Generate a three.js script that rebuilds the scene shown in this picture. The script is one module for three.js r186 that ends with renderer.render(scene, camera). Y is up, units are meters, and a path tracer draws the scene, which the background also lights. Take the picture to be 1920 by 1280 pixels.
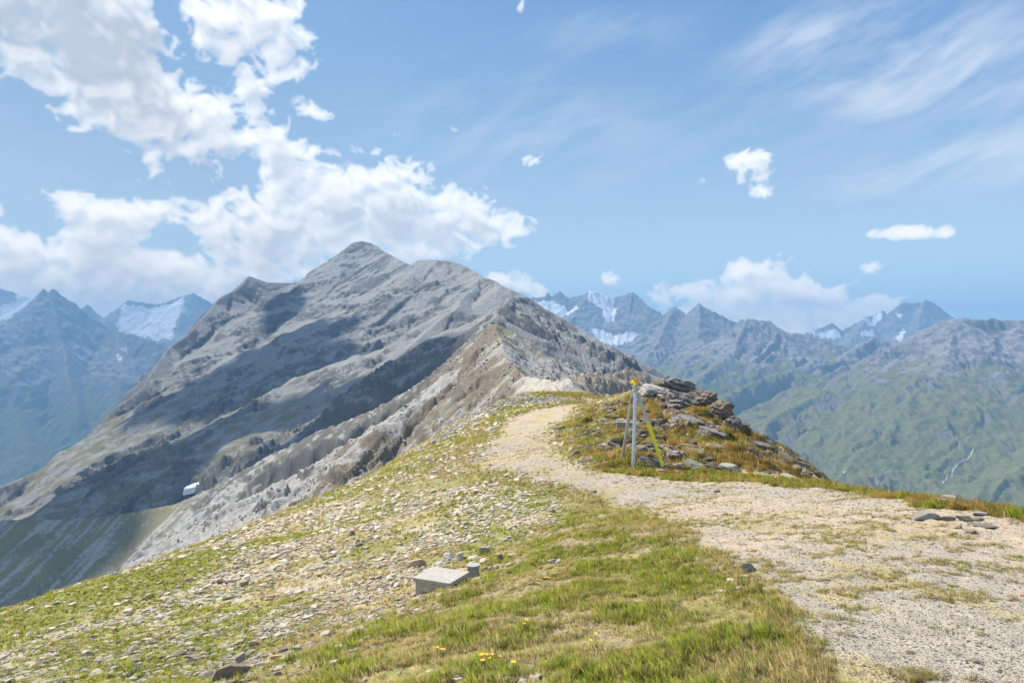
import * as THREE from 'three';
import { createNoise2D, createNoise3D } from 'simplex-noise';
import { mergeGeometries, mergeVertices, toCreasedNormals } from 'three/addons/utils/BufferGeometryUtils.js';

// ---------------------------------------------------------------- camera, sky, sun, exposure
const EYE = 1.7, FOCAL = 1280;                       // eye height in metres; focal length in pixels of a 1920 x 1280 frame
const scene = new THREE.Scene();
const camera = new THREE.PerspectiveCamera(2 * Math.atan(640 / FOCAL) * 180 / Math.PI, 1.5, 0.1, 60000);
camera.position.set(0, EYE, 0);
camera.lookAt(0, EYE, -1);
scene.add(camera);
const renderer = new THREE.WebGLRenderer({ antialias: true });
renderer.setSize(1024, 682);
renderer.toneMapping = THREE.LinearToneMapping;
renderer.toneMappingExposure = 1.6;
renderer.shadowMap.enabled = true;

const rad = (a) => a * Math.PI / 180;
const SUN_AZ = -54, SUN_EL = 52;                     // degrees left of the view direction, degrees up
const sunDir = new THREE.Vector3(Math.sin(rad(SUN_AZ)) * Math.cos(rad(SUN_EL)), Math.sin(rad(SUN_EL)), -Math.cos(rad(SUN_AZ)) * Math.cos(rad(SUN_EL)));
const sun = new THREE.DirectionalLight(new THREE.Color().setRGB(1, 0.93, 0.82), 5);
sun.position.copy(sunDir).multiplyScalar(4000);
sun.castShadow = true;
Object.assign(sun.shadow.camera, { left: -3500, right: 3500, top: 3500, bottom: -3500, near: 10, far: 12000 });
sun.shadow.mapSize.set(4096, 4096);
sun.shadow.radius = 1;
scene.add(sun, sun.target);

// the air: even haze, bluish
scene.fog = new THREE.FogExp2(new THREE.Color().setRGB(0.30, 0.60, 1.0), 0.000125);

// ---------------------------------------------------------------- helpers
function rng(seed) { let s = seed | 0; return () => { s = (s + 0x6d2b79f5) | 0; let t = Math.imul(s ^ (s >>> 15), 1 | s); t = (t + Math.imul(t ^ (t >>> 7), 61 | t)) ^ t; return ((t ^ (t >>> 14)) >>> 0) / 4294967296; }; }
const R = rng(11);
const n2 = createNoise2D(rng(5)), n3 = createNoise3D(rng(7));
const clamp = (x, a = 0, b = 1) => Math.min(b, Math.max(a, x));
const sstep = (a, b, x) => { const t = clamp((x - a) / (b - a)); return t * t * (3 - 2 * t); };
const lerp = (a, b, t) => a + (b - a) * t;
const mix3 = (a, b, t) => [lerp(a[0], b[0], t), lerp(a[1], b[1], t), lerp(a[2], b[2], t)];
function fbm(x, y, oct = 5, gain = 0.5) { let s = 0, a = 1, t = 0; for (let i = 0; i < oct; i++) { s += a * n2(x, y); t += a; a *= gain; const nx = 1.6 * x + 1.2 * y + 17.3, ny = -1.2 * x + 1.6 * y + 5.1; x = nx; y = ny; } return s / t; }
function ridged(x, y, oct = 4, gain = 0.5) { let s = 0, a = 1, t = 0; for (let i = 0; i < oct; i++) { s += a * (1 - Math.abs(n2(x, y))); t += a; a *= gain; const nx = 1.6 * x + 1.2 * y + 3.7, ny = -1.2 * x + 1.6 * y + 9.2; x = nx; y = ny; } return s / t; }
function fbm3(x, y, z, oct = 5, gain = 0.5) { let s = 0, a = 1, t = 0; for (let i = 0; i < oct; i++) { s += a * n3(x, y, z); t += a; a *= gain; x = x * 2.03 + 11.1; y = y * 2.03 + 4.2; z = z * 2.03 + 7.7; } return s / t; }
// a survey point: bearing and fall read off as picture columns and rows, with its distance ahead in metres
const P = (px, py, d) => [(px - 960) / FOCAL * d, EYE + (640 - py) / FOCAL * d, -d];

// ---------------------------------------------------------------- sky: air and clouds as a panorama
{
  const W = 4096, H = 2048, data = new Float32Array(W * H * 4);
  const toAng = (px, py) => { const x = (px - 960) / FOCAL, y = (640 - py) / FOCAL; return [Math.atan2(x, 1) * 180 / Math.PI, Math.atan2(y, Math.hypot(x, 1)) * 180 / Math.PI]; };
  const blobs = [];                                  // [azimuth, elevation, half width, half height, strength]
  const B = (px, py, rx, ry, s = 1) => { const [a, e] = toAng(px, py), k = 180 / Math.PI / FOCAL * Math.cos(rad(a)) ** 1.2; blobs.push([a, e, rx * k, ry * k, s]); };
  for (const b of [
    // the tall broken cloud at the top
    [30, 10, 110, 60, 1.3], [150, 30, 150, 85, 1.5], [250, 70, 120, 80, 1.4], [110, 110, 70, 45, 0.9], [190, 180, 85, 50], [250, 130, 90, 70, 1.2], [330, 215, 105, 65, 1.2], [410, 215, 95, 55, 1.1], [300, 260, 70, 35, 0.9], [450, 45, 85, 60, 1.0], [420, 100, 50, 36, 0.6], [545, 70, 50, 50, 0.85], [520, 130, 40, 35, 0.7], [490, 20, 60, 40, 0.8], [470, 170, 60, 35, 0.75], [285, 310, 22, 40, 0.8], [480, 260, 70, 35, 0.9], [530, 290, 55, 25, 0.8], [595, 212, 36, 20, 0.85], [560, 335, 50, 25, 0.75],
    // the long cap over the summits
    [150, 385, 70, 22, 0.8], [240, 395, 90, 26, 0.85], [340, 400, 110, 34, 0.95], [450, 400, 120, 46, 1.05], [560, 385, 110, 60, 1.2], [660, 385, 110, 62, 1.25], [760, 390, 110, 62, 1.25], [840, 400, 85, 50, 1.1], [900, 425, 75, 24, 0.9], [945, 438, 40, 12, 0.8], [490, 460, 75, 55, 1.1], [505, 505, 50, 35, 1.1], [600, 450, 90, 45, 1.05], [720, 450, 100, 35, 1.0], [810, 470, 60, 22, 0.95], [430, 470, 60, 30, 0.7],
    // cumulus low over the valley, far side
    [15, 420, 40, 50], [20, 500, 80, 60, 1.2], [95, 495, 75, 55, 1.15], [185, 440, 70, 60, 1.15], [165, 520, 110, 60, 1.25], [265, 495, 60, 45, 1.1], [280, 545, 90, 40, 1.2], [345, 510, 45, 42, 1.1], [395, 540, 50, 38, 1.05], [330, 560, 70, 30, 1.1], [70, 555, 90, 30, 0.8], [250, 580, 120, 34, 1.05], [120, 575, 110, 34, 1.0], [30, 560, 90, 34, 0.95], [360, 580, 90, 34, 1.05], [440, 560, 60, 30, 0.95], [590, 508, 35, 14, 0.8],
    [930, 525, 40, 16, 0.95], [975, 540, 40, 14, 0.9], [1010, 552, 30, 12, 0.7],
    [1395, 515, 42, 30, 1.1], [1420, 545, 62, 38, 1.15], [1480, 560, 65, 32, 1.1], [1540, 580, 75, 28, 1.05], [1610, 575, 58, 26, 1.05], [1650, 580, 40, 22, 0.9], [1430, 590, 110, 30, 1.0], [1300, 540, 60, 16, 0.75], [1330, 560, 55, 22, 0.85], [1270, 545, 40, 12, 0.6], [1220, 560, 40, 12, 0.55], [1570, 548, 24, 13, 0.8], [1500, 615, 170, 28, 0.95], [1600, 605, 90, 26, 0.9], [1380, 590, 60, 30, 0.9], [1250, 585, 60, 18, 0.6],
    [1405, 297, 48, 15, 0.9], [1408, 330, 36, 34, 0.95], [1432, 362, 20, 16, 0.85], [1322, 335, 24, 13, 0.6], [1465, 330, 16, 10, 0.5],
    [990, 303, 27, 15, 0.8], [1143, 524, 26, 13, 0.7], [1700, 437, 85, 15, 0.9], [1755, 440, 45, 8, 0.7], [1645, 495, 38, 16, 0.85], [820, 62, 36, 24, 0.6], [710, 285, 16, 12, 0.6], [990, 8, 40, 16, 0.5], [860, 240, 34, 16, 0.35], [1460, 170, 30, 10, 0.4], [960, 460, 30, 6, 0.5], [1810, 592, 50, 10, 0.6]]) B(...b);
  const rs = rng(77);                                // the same weather goes on all round
  for (let i = 0; i < 90; i++) {
    const a = -180 + 360 * rs(), e = 3 + 62 * Math.pow(rs(), 1.4);
    const w = (3 + 7 * rs()) / Math.cos(rad(Math.min(e, 60)));
    if (Math.abs(a) < 42 + 2.4 * w && e < 34) continue;
    for (let k = 0; k < 5; k++) blobs.push([a + (rs() - 0.5) * w * 2.4, e + (rs() - 0.5) * 4, w * (0.4 + 0.5 * rs()), 1.4 + 2.2 * rs(), 0.8 + 0.4 * rs()]);
  }
  const cirrus = [];
  for (const [px, py, rx, ry, s] of [[1520, 60, 130, 45, 0.8], [1620, 110, 130, 55, 1], [1700, 140, 110, 45, 0.9], [1790, 150, 150, 45, 0.8], [1860, 90, 120, 60, 0.6], [1720, 190, 90, 22, 0.9], [1830, 300, 150, 30, 0.9], [1740, 335, 120, 22, 0.8], [1900, 270, 90, 35, 0.8], [1620, 330, 60, 20, 0.5], [1130, 60, 110, 30, 0.4], [1200, 260, 300, 60, 0.3], [950, 230, 200, 80, 0.35]]) { const [a, e] = toAng(px, py), k = 180 / Math.PI / FOCAL; cirrus.push([a, e, rx * k, ry * k, s]); }
  for (let i = 0; i < 26; i++) { const a = 50 + 260 * rs(); cirrus.push([a > 180 ? a - 360 : a, 8 + 50 * rs(), 5 + 8 * rs(), 1.5 + 2 * rs(), 0.5 + 0.5 * rs()]); }
  const dens = new Float32Array(W * H), soft = new Float32Array(W * H), cir = new Float32Array(W * H);
  const put = (list, target, reach) => {
    for (const [a, e, rx, ry, s] of list) {
      const r0 = Math.max(H / 2 - 30, Math.floor((e - ry * reach + 90) / 180 * H)), r1 = Math.min(H - 1, Math.ceil((e + ry * reach + 90) / 180 * H));
      const c0 = Math.floor((a - rx * reach + 90) / 360 * W), c1 = Math.ceil((a + rx * reach + 90) / 360 * W);
      for (let r = r0; r <= r1; r++) for (let c = c0; c <= c1; c++) {
        const el = (r + 0.5) / H * 180 - 90, az = (c + 0.5) / W * 360 - 90, q = ((az - a) / rx) ** 2 + ((el - e) / ry) ** 2, v = s * 0.86 * Math.exp(-q * 0.85);
        const at = r * W + ((c % W) + W) % W;
        const q1 = Math.min(1, v); target[at] = target[at] + q1 - target[at] * q1;
      }
    }
  };
  put(blobs, dens, 2.4); put(cirrus, cir, 2.4);
  const gaps = new Float32Array(W * H), thick = new Float32Array(W * H), ang = (list) => list.map(([px, py, rx, ry, v]) => { const [a, e] = toAng(px, py), k = 180 / Math.PI / FOCAL; return [a, e, rx * k, ry * k, v]; });
  put(ang([[322, 45, 24, 60, 1], [392, 140, 42, 28, 1], [300, 355, 130, 22, 0.9], [70, 415, 40, 30, 1], [330, 455, 60, 22, 0.9], [450, 240, 26, 16, 0.6], [520, 190, 22, 30, 0.8]]), gaps, 2.4);
  put(ang([[120, 30, 150, 60, 1], [210, 70, 70, 45, 0.9], [760, 420, 90, 30, 0.5], [520, 460, 60, 40, 0.4], [200, 530, 120, 40, 0.5]]), thick, 2.4);
  for (let i = 0; i < dens.length; i++) if (gaps[i] > 0) dens[i] *= 1 - 0.85 * gaps[i];
  const row0 = H / 2 - 30;
  // column c holds azimuth (c / W) * 360 - 90 seen from the camera's forward direction: u = 0.5 + atan2(z, x) / 2 pi
  const azOf = (c) => ((c + 0.5) / W * 360 - 90), elOf = (r) => ((r + 0.5) / H * 180 - 90);
  for (let r = row0; r < H; r++) for (let c = 0; c < W; c++) {
    const at = r * W + c; let b = dens[at];
    if (b > 0.02) {
      const az = rad(azOf(c)), el = rad(elOf(r)), x = Math.sin(az) * Math.cos(el), y = Math.sin(el) * 1.25, z = -Math.cos(az) * Math.cos(el);
      const wx = 0.02 * n3(x * 22, y * 22, z * 22), wy = 0.02 * n3(x * 22 + 9, y * 22, z * 22);
      const f = fbm3((x + wx) * 15, (y + wy) * 15, z * 15, 6, 0.5), f2 = fbm3((x + wx) * 15, (y + wy) * 15, z * 15, 3, 0.5), bil = 1 - 2 * Math.abs(fbm3(x * 34, y * 34, z * 34 + 3, 4, 0.5));
      soft[at] = Math.max(0, (b - 0.5 + 0.6 * f2) * 1.9); dens[at] = Math.max(0, (b - 0.5 + 0.62 * f + 0.16 * (bil - 0.4)) * 1.9);
    } else dens[at] = 0;
  }
  for (let r = 0; r < H; r++) for (let c = 0; c < W; c++) {
    const el = elOf(r), az = azOf(c), at = r * W + c;
    const e = Math.max(0, el), dx = Math.sin(rad(az)) * Math.cos(rad(e)), dy = Math.sin(rad(e)), dz = -Math.cos(rad(az)) * Math.cos(rad(e));
    const mu = dx * sunDir.x + dy * sunDir.y + dz * sunDir.z, up = Math.pow(1 - dy, 3.2);
    let col = mix3([0.028, 0.185, 0.53], [0.98, 1.18, 1.18], Math.pow(up, 1.18));            // zenith, horizon
    const near = Math.pow(clamp((mu + 1) / 2), 7);
    col = mix3(col, [0.62, 0.86, 1.04], 0.5 * near);
    const glow = Math.pow(clamp(mu), 24) * 0.35; col = [col[0] + glow, col[1] + glow, col[2] + glow];
    if (r >= row0) {
      const cw = cir[at];
      if (cw > 0.02) { const wv = 0.7 * fbm(az * 0.05, el * 0.05 + 4, 2), al = az * 0.94 + el * 0.34 + wv, ac = el * 0.94 - az * 0.34 + 1.5 * wv, s = 0.5 + 0.5 * fbm(al * 0.07, ac * 0.26, 6, 0.58), k = clamp(cw * sstep(0.22, 0.85, s) * 0.8); col = mix3(col, [0.86, 0.90, 0.98], k); }
      const d = dens[at];
      if (d > 0) {
        // light that reaches this part of the cloud from the sun's side
        let a2 = SUN_AZ - az; if (a2 > 180) a2 -= 360; if (a2 < -180) a2 += 360;
        const ve = SUN_EL - el, L = Math.hypot(a2 * 0.6, ve) || 1; let depth = 0;
        for (let k = 1; k <= 7; k++) { const rr = Math.round(r + ve / L * k * 5), cc = Math.round(c + a2 * 0.6 / L * k * 5); if (rr < H && rr >= 0) depth += soft[rr * W + ((cc % W) + W) % W]; }
        const r3 = Math.min(H - 1, Math.round(r + ve / L * 9)), c3 = Math.round(c + a2 * 0.6 / L * 9), relief = soft[at] - soft[r3 * W + ((c3 % W) + W) % W];
        const lit = Math.exp(-depth * 0.19) * 0.7 + 0.3 * Math.exp(-d * 1.1) + 0.34 * clamp(relief, -0.5, 0.5) - 0.42 * thick[at];
        const alpha = 1 - Math.exp(-d * 2.6);
        const lowb = Math.exp(-e / 6), tone = mix3([0.60 + 0.2 * lowb, 0.645 + 0.18 * lowb, 0.72 + 0.15 * lowb], [1.3, 1.29, 1.27], clamp(lit * 1.25)).map((v, i) => v * (1 + [1.5, 0.95, 0.3][i] * Math.exp(-e / 4.2)));
        col = mix3(col, tone, alpha);
      }
    }
    const o = at * 4;
    data[o] = col[0] * 0.66; data[o + 1] = col[1] * 0.66; data[o + 2] = col[2] * 0.66; data[o + 3] = 1;
  }
  // shift so that the panorama's centre column (direction +x) is azimuth 90
  const tex = new THREE.DataTexture(data, W, H, THREE.RGBAFormat, THREE.FloatType);
  tex.mapping = THREE.EquirectangularReflectionMapping;
  tex.magFilter = THREE.LinearFilter;
  tex.needsUpdate = true;
  scene.background = tex;
  scene.environment = tex;
}

// ---------------------------------------------------------------- terrain tools
function setColors(geo, col) { geo.setAttribute('color', new THREE.BufferAttribute(col, 3)); }
function structure(name, geo, mat) { const m = new THREE.Mesh(geo, mat); m.name = name; m.userData.kind = 'structure'; m.castShadow = m.receiveShadow = true; scene.add(m); return m; }
// crest lines: [[x, y, z], ...] with a fall to the left and to the right of the walking direction
function crest(pts, o = {}) {
  let s = 0; const segs = [];
  for (let i = 0; i + 1 < pts.length; i++) { const a = pts[i], b = pts[i + 1], L = Math.hypot(b[0] - a[0], b[2] - a[2]); segs.push({ a, b, L, s0: s, ex: b[0] - a[0], ez: b[2] - a[2] }); s += L; }
  return { segs, total: s, fallL: 0.6, fallR: 0.6, steepL: 0, steepR: 0, reach: 60, gully: 1, cliffL: 0, cliffR: 0, wide: 1, broken: 0.45, ...o };
}
function network(crests) {
  const out = { h: 0, s: 0, d: 0, side: 1, k: 0 }, ts = new Float64Array(64), ds = new Float64Array(64);
  return (x, z) => {
    out.h = -1e9;
    for (let k = 0; k < crests.length; k++) {
      const c = crests[k], n = c.segs.length; let best = 1e18, at = 0;
      for (let i = 0; i < n; i++) {
        const g = c.segs[i], px = x - g.a[0], pz = z - g.a[2], t = clamp((px * g.ex + pz * g.ez) / (g.L * g.L)), qx = px - g.ex * t, qz = pz - g.ez * t;
        ts[i] = t; ds[i] = Math.hypot(qx, qz); if (ds[i] < best - 1e-6) { best = ds[i]; at = i; }
      }
      // the side is that of the nearest stretch; at a corner, of the mean direction of its two stretches
      const g0 = c.segs[at], qx = x - g0.a[0] - g0.ex * ts[at], qz = z - g0.a[2] - g0.ez * ts[at], nb = ts[at] >= 1 ? c.segs[at + 1] : ts[at] <= 0 ? c.segs[at - 1] : undefined;
      const fx = g0.ex / g0.L + (nb ? nb.ex / nb.L : 0), fz = g0.ez / g0.L + (nb ? nb.ez / nb.L : 0), left = fx * qz - fz * qx < 0;
      const fs = left ? c.fallsL : c.fallsR, f1 = left ? c.fallL : c.fallR, st = left ? c.steepL : c.steepR, cs = left ? c.cliffsL : undefined, c1 = left ? c.cliffL : c.cliffR, tail = k && !c.free;
      for (let i = 0; i < n; i++) {
        const g = c.segs[i], t = ts[i], d = ds[i], hc = g.a[1] + (g.b[1] - g.a[1]) * t;
        if (hc < out.h) continue;
        const s = g.s0 + t * g.L, fall = (fs ? lerp(fs[i], fs[i + 1], t) : f1) + (tail ? 0.7 * Math.exp(-s / (0.12 * c.total)) : 0);
        let v = hc - fall * d - st * c.reach * (1 - Math.exp(-d / c.reach));
        if (v < out.h) continue;
        const cl = cs ? lerp(cs[i], cs[i + 1], t) : c1;
        if (cl) { const w = c.wide, m = clamp(c.broken + 0.9 * n2(s / (90 * w) + k * 7, 3.3)); v -= cl * m * sstep(1, 11, (d / w) - 4 - 6 * n2(x / (40 * w), z / (40 * w)) - 3.5 * n2(x / (13 * w) + 5, z / (13 * w))); }
        if (v > out.h) { out.h = v; out.s = s; out.d = d; out.side = left ? -1 : 1; out.k = k; }
      }
    }
    return out;
  };
}
// a grid that widens with distance from the walker, as level-of-detail terrain does
let bareRock = 0;                                    // how far bare rock shows at the point last asked for
function fanGrid(a0, a1, r0, r1, na, nr, log, heightAt, colorAt) {
  const pos = new Float32Array((na + 1) * (nr + 1) * 3), bareness = new Float32Array((na + 1) * (nr + 1)), idx = new Uint32Array(na * nr * 6);
  for (let j = 0; j <= nr; j++) for (let i = 0; i <= na; i++) {
    const az = rad(lerp(a0, a1, i / na)), r = log ? r0 * Math.pow(r1 / r0, j / nr) : lerp(r0, r1, j / nr), x = Math.sin(az) * r, z = -Math.cos(az) * r, o = (j * (na + 1) + i) * 3;
    pos[o] = x; pos[o + 1] = heightAt(x, z); pos[o + 2] = z; bareness[o / 3] = bareRock;
  }
  let q = 0;
  for (let j = 0; j < nr; j++) for (let i = 0; i < na; i++) { const a = j * (na + 1) + i, b = a + 1, c = a + na + 1, d = c + 1; idx[q++] = a; idx[q++] = b; idx[q++] = c; idx[q++] = b; idx[q++] = d; idx[q++] = c; }
  const geo = new THREE.BufferGeometry();
  geo.setAttribute('position', new THREE.BufferAttribute(pos, 3));
  geo.setIndex(new THREE.BufferAttribute(idx, 1));
  geo.computeVertexNormals();
  const nor = geo.attributes.normal.array, col = new Float32Array(pos.length);
  for (let k = 0; k < pos.length; k += 3) { const c = colorAt(pos[k], pos[k + 1], pos[k + 2], nor[k + 1], bareness[k / 3]); col[k] = c[0]; col[k + 1] = c[1]; col[k + 2] = c[2]; }
  setColors(geo, col);
  return geo;
}
// where the sight line through a surveyed point meets a surface y = h(x, z)
function sight(h, px, py, d0, d1) {
  const ratio = 1.004; let d = d0;
  while (d < d1) { const p = P(px, py, d); if (p[1] < h(p[0], p[2])) break; d *= ratio; }
  let lo = d / ratio, hi = d;
  for (let i = 0; i < 18; i++) { const m = (lo + hi) / 2, p = P(px, py, m); if (p[1] < h(p[0], p[2])) hi = m; else lo = m; }
  const p = P(px, py, hi); return [p[0], h(p[0], p[2]), p[2]];
}
// signed distance (positive inside) to a polygon on the ground [[x, z], ...]
function inside(poly, x, z) {
  let d = 1e9, w = false;
  for (let i = 0, j = poly.length - 1; i < poly.length; j = i++) {
    const [ax, az] = poly[j], [bx, bz] = poly[i], ex = bx - ax, ez = bz - az, t = clamp(((x - ax) * ex + (z - az) * ez) / (ex * ex + ez * ez + 1e-9));
    d = Math.min(d, Math.hypot(x - ax - ex * t, z - az - ez * t));
    if ((az > z) !== (bz > z) && x < (bx - ax) * (z - az) / (bz - az) + ax) w = !w;
  }
  return w ? d : -d;
}
const terrace = (h, T, sharp) => { const e = h / T, f = e - Math.floor(e); return T * (Math.floor(e) + sstep(0.5 - sharp, 0.5 + sharp, f)); };
// rock and debris grain, tiled in metres
const grain = (() => {
  const S = 1024, d = new Uint8Array(S * S * 4), b = new Uint8Array(S * S * 4), t = rng(19), TAU = 6.283185;
  const f4 = (u, v, r, o) => n3(Math.cos(u * TAU) * r + o, Math.sin(u * TAU) * r, Math.cos(v * TAU) * r + 0.7 * n3(Math.sin(v * TAU) * r, Math.cos(v * TAU) * r, o));
  for (let y = 0; y < S; y++) for (let x = 0; x < S; x++) {
    const u = x / S, v = y / S, o = (y * S + x) * 4, f = 0.4 * f4(u, v, 3, 1) + 0.35 * f4(u, v, 8, 5) + 0.3 * f4(u, v, 20, 9) + 0.25 * f4(u, v, 48, 2) + 0.35 * (t() - 0.5), c = clamp(0.95 + 0.12 * f);
    d[o] = d[o + 1] = d[o + 2] = 255 * c; d[o + 3] = 255; b[o] = b[o + 1] = b[o + 2] = 255 * clamp(0.5 + 0.4 * f); b[o + 3] = 255;
  }
  const mk = (q) => { const m = new THREE.DataTexture(q, S, S); m.wrapS = m.wrapT = THREE.RepeatWrapping; m.magFilter = THREE.LinearFilter; m.minFilter = THREE.LinearMipmapLinearFilter; m.generateMipmaps = true; m.needsUpdate = true; return m; };
  const c = mk(d); c.colorSpace = THREE.SRGBColorSpace; return [c, mk(b)];
})();
const terrainMat = (bump) => new THREE.MeshStandardMaterial({ vertexColors: true, roughness: 0.95, metalness: 0, map: grain[0], bumpMap: grain[1], bumpScale: bump });
const farMat = terrainMat(9), mainMat = terrainMat(4), ridgeMat = terrainMat(0.9);
function metreUv(geo, k) { const p = geo.attributes.position.array, uv = new Float32Array(p.length / 3 * 2); for (let i = 0; i < p.length / 3; i++) { uv[i * 2] = p[i * 3] / k; uv[i * 2 + 1] = p[i * 3 + 2] / k; } geo.setAttribute('uv', new THREE.BufferAttribute(uv, 2)); return geo; }

// ---------------------------------------------------------------- far valley floor under everything
{
  const g = new THREE.CircleGeometry(13600, 96); g.rotateX(-Math.PI / 2); g.translate(0, -1290, 0);
  structure('valley_floor', g, new THREE.MeshStandardMaterial({ color: new THREE.Color().setRGB(0.10, 0.13, 0.06), roughness: 1 }));
}

// ---------------------------------------------------------------- far mountains
const SNOW = [0.86, 0.88, 0.92];
function farMountain(name, crests, fan, o) {
  for (const c of crests) c.wide = 5;
  const net = network(crests), floor = o.floor ?? -1280;
  const h = (x, z) => {
    const wx = 60 * n2(x / 700, z / 700), wz = 60 * n2(x / 700 + 31, z / 700), q = net(x + wx * 0.3, z + wz * 0.3), rise = 1 - Math.exp(-q.d / 220);
    let y = q.h + rise * (o.gully ?? 70) * (ridged((q.s + 3 * wx + 60 * n2(x / 260, z / 260)) / ((o.wave ?? 320) * (1 + 0.35 * n2(q.s / 1500, q.k))) + q.k * 9.1, q.d / 1500, 4) - 0.72) + (o.jag ?? 14) * fbm(x / 90, z / 90, 4) + rise * (o.rough ?? 40) * fbm(x / 420, z / 420, 5);
    if (o.step) { const t = terrace(y - 0.35 * x * o.dip + 110 * n2(x / 700, z / 700) + 25 * n2(x / 150, z / 150), o.step, 0.12) - (y - 0.35 * x * o.dip + 110 * n2(x / 700, z / 700) + 25 * n2(x / 150, z / 150)); y += t * sstep(0.1, 0.45, fbm(x / 520 + 5, z / 520, 3)) * rise; }
    return y < floor + 60 ? floor + 60 * Math.exp((y - floor - 60) / 60) : y;
  };
  const snow = (o.snow || []).map((poly) => poly.map(([px, py]) => { const p = sight(h, px, py, o.d0, o.d1); return [p[0], p[2]]; }));
  const geo = fanGrid(...fan, h, (x, y, z, ny) => {
    const a = fbm(x / 260, z / 260, 5), b = fbm(x / 60 + 9, z / 60, 4);
    for (const s of snow) if (inside(s, x, z) + 45 * a + 25 * b > 0) return SNOW;
    let c = mix3(o.rock, o.scree, sstep(-0.05, 0.1, ny - 0.74 + 0.12 * b + 0.1 * a));
    const turf = mix3(o.grass, [o.grass[0] * 1.2, o.grass[1] * 0.98, o.grass[2] * 1.2], sstep(-0.1, 0.35, fbm(x / 170 + 20, z / 170, 4)));
    c = mix3(c, turf, sstep(-30, 30, o.treeline - y + 220 * a + 90 * b - Math.max(0, 0.78 - ny) * 900) * (o.green ?? 1));
    const v = 1 + 0.16 * b + 0.1 * a; return [c[0] * v, c[1] * v, c[2] * v];
  });
  structure(name, metreUv(geo, 640), farMat);
  return h;
}
const paleRock = { rock: [0.15, 0.145, 0.14], scree: [0.27, 0.26, 0.245], grass: [0.10, 0.125, 0.045] };

// the twin-topped peak over the valley, and the snowy range behind it
farMountain('twin_peak', [
  crest([P(-900, 720, 6200), P(-550, 690, 7000), P(-260, 700, 7560), P(-60, 668, 7680), P(13, 632, 7680), P(43, 598, 7740), P(66, 560, 7800), P(80, 541, 7800), P(90, 546, 7800), P(101, 541, 7800), P(116, 555, 7800), P(133, 564, 7800), P(150, 580, 7800), P(187, 606, 7740), P(217, 620, 7680), P(253, 627, 7560), P(300, 643, 7440), P(360, 690, 7200)], { fallL: 0.95, fallR: 0.6, steepL: 0.3, steepR: 0.6, reach: 500 }),
  crest([P(90, 546, 7800), P(115, 640, 7200), P(130, 720, 6600), P(150, 780, 6120)], { fallL: 0.85, fallR: 0.95, steepL: 0.2, steepR: 0.3, reach: 300 }),
  crest([P(217, 620, 7680), P(230, 690, 6960), P(220, 760, 6360)], { fallL: 0.5, fallR: 0.6 }),
  crest([P(13, 632, 7680), P(10, 720, 6720), P(40, 800, 6000), P(60, 870, 5400)], { fallL: 0.55, fallR: 0.6 }),
], [-58, -20, 5200, 10600, 380, 300, false], { ...paleRock, treeline: -400, gully: 110, snow: [[[225, 655], [240, 648], [236, 660]], [[215, 668], [222, 660], [228, 672], [222, 676]]], d0: 4600, d1: 8700, jag: 22 });
farMountain('snowy_range', [
  crest([P(-220, 570, 10350), P(-60, 552, 10350), P(0, 541, 10350), P(22, 546, 10350), P(40, 553, 10350), P(60, 557, 10350), P(85, 580, 10350), P(130, 590, 10350), P(150, 578, 10350), P(164, 570, 10350), P(176, 584, 10350), P(194, 594, 10350), P(212, 582, 10350), P(240, 562, 10350), P(270, 566, 10350), P(292, 570, 10350), P(318, 562, 10350), P(345, 552, 10350), P(365, 549, 10350), P(395, 566, 10350), P(430, 590, 10350), P(520, 620, 10350)], { fallL: 0.9, fallR: 0.5, steepL: 0.3, steepR: 0.6, reach: 500 }),
  crest([P(345, 552, 10350), P(330, 620, 9545), P(320, 680, 8970)], { fallL: 0.5, fallR: 0.6 }),
  crest([P(60, 557, 10350), P(20, 590, 9775), P(-40, 640, 9200)], { fallL: 0.5, fallR: 0.5 }),
], [-48, -16, 9000, 13600, 280, 180, false], { ...paleRock, treeline: -700, snow: [[[0, 575], [25, 568], [60, 558], [68, 566], [30, 592], [10, 630], [-30, 640]], [[230, 572], [345, 558], [350, 585], [330, 600], [320, 640], [240, 630], [215, 610]]], d0: 7900, d1: 11200, jag: 22 });

// beyond the valley head: glaciers and far summits
farMountain('glacier_range', [
  crest([P(860, 580, 8600), P(985, 560, 8600), P(1000, 556, 8600), P(1018, 556, 8600), P(1026, 548, 8600), P(1034, 556, 8600), P(1049, 545, 8600), P(1064, 558, 8600), P(1090, 553, 8500), P(1110, 544, 8400), P(1128, 550, 8400), P(1150, 558, 8400), P(1165, 552, 8400), P(1184, 547, 8300), P(1196, 556, 8200), P(1216, 574, 8000), P(1245, 588, 7900), P(1300, 620, 7800)], { fallL: 0.9, fallR: 0.42, steepL: 0.3, steepR: 0.65, reach: 450 }),
  crest([P(1110, 544, 8400), P(1085, 580, 8100), P(1075, 620, 7800)], { fallL: 0.6, fallR: 0.5 }),
  crest([P(1184, 547, 8300), P(1180, 600, 7900), P(1190, 640, 7500)], { fallL: 0.6, fallR: 0.6, steepL: 0.3, steepR: 0.2 }),
], [-4, 19, 5400, 9500, 300, 240, false], { ...paleRock, treeline: -900, floor: -640, d0: 6400, d1: 9400, jag: 20, gully: 50, snow: [[[985, 562], [1020, 560], [1040, 566], [1082, 572], [1085, 578], [1066, 590], [1020, 575]], [[1102, 550], [1135, 553], [1150, 560], [1158, 590], [1150, 604], [1135, 602], [1130, 580], [1105, 562]], [[1105, 616], [1150, 627], [1205, 623], [1190, 640], [1165, 650], [1120, 645]]] });
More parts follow.
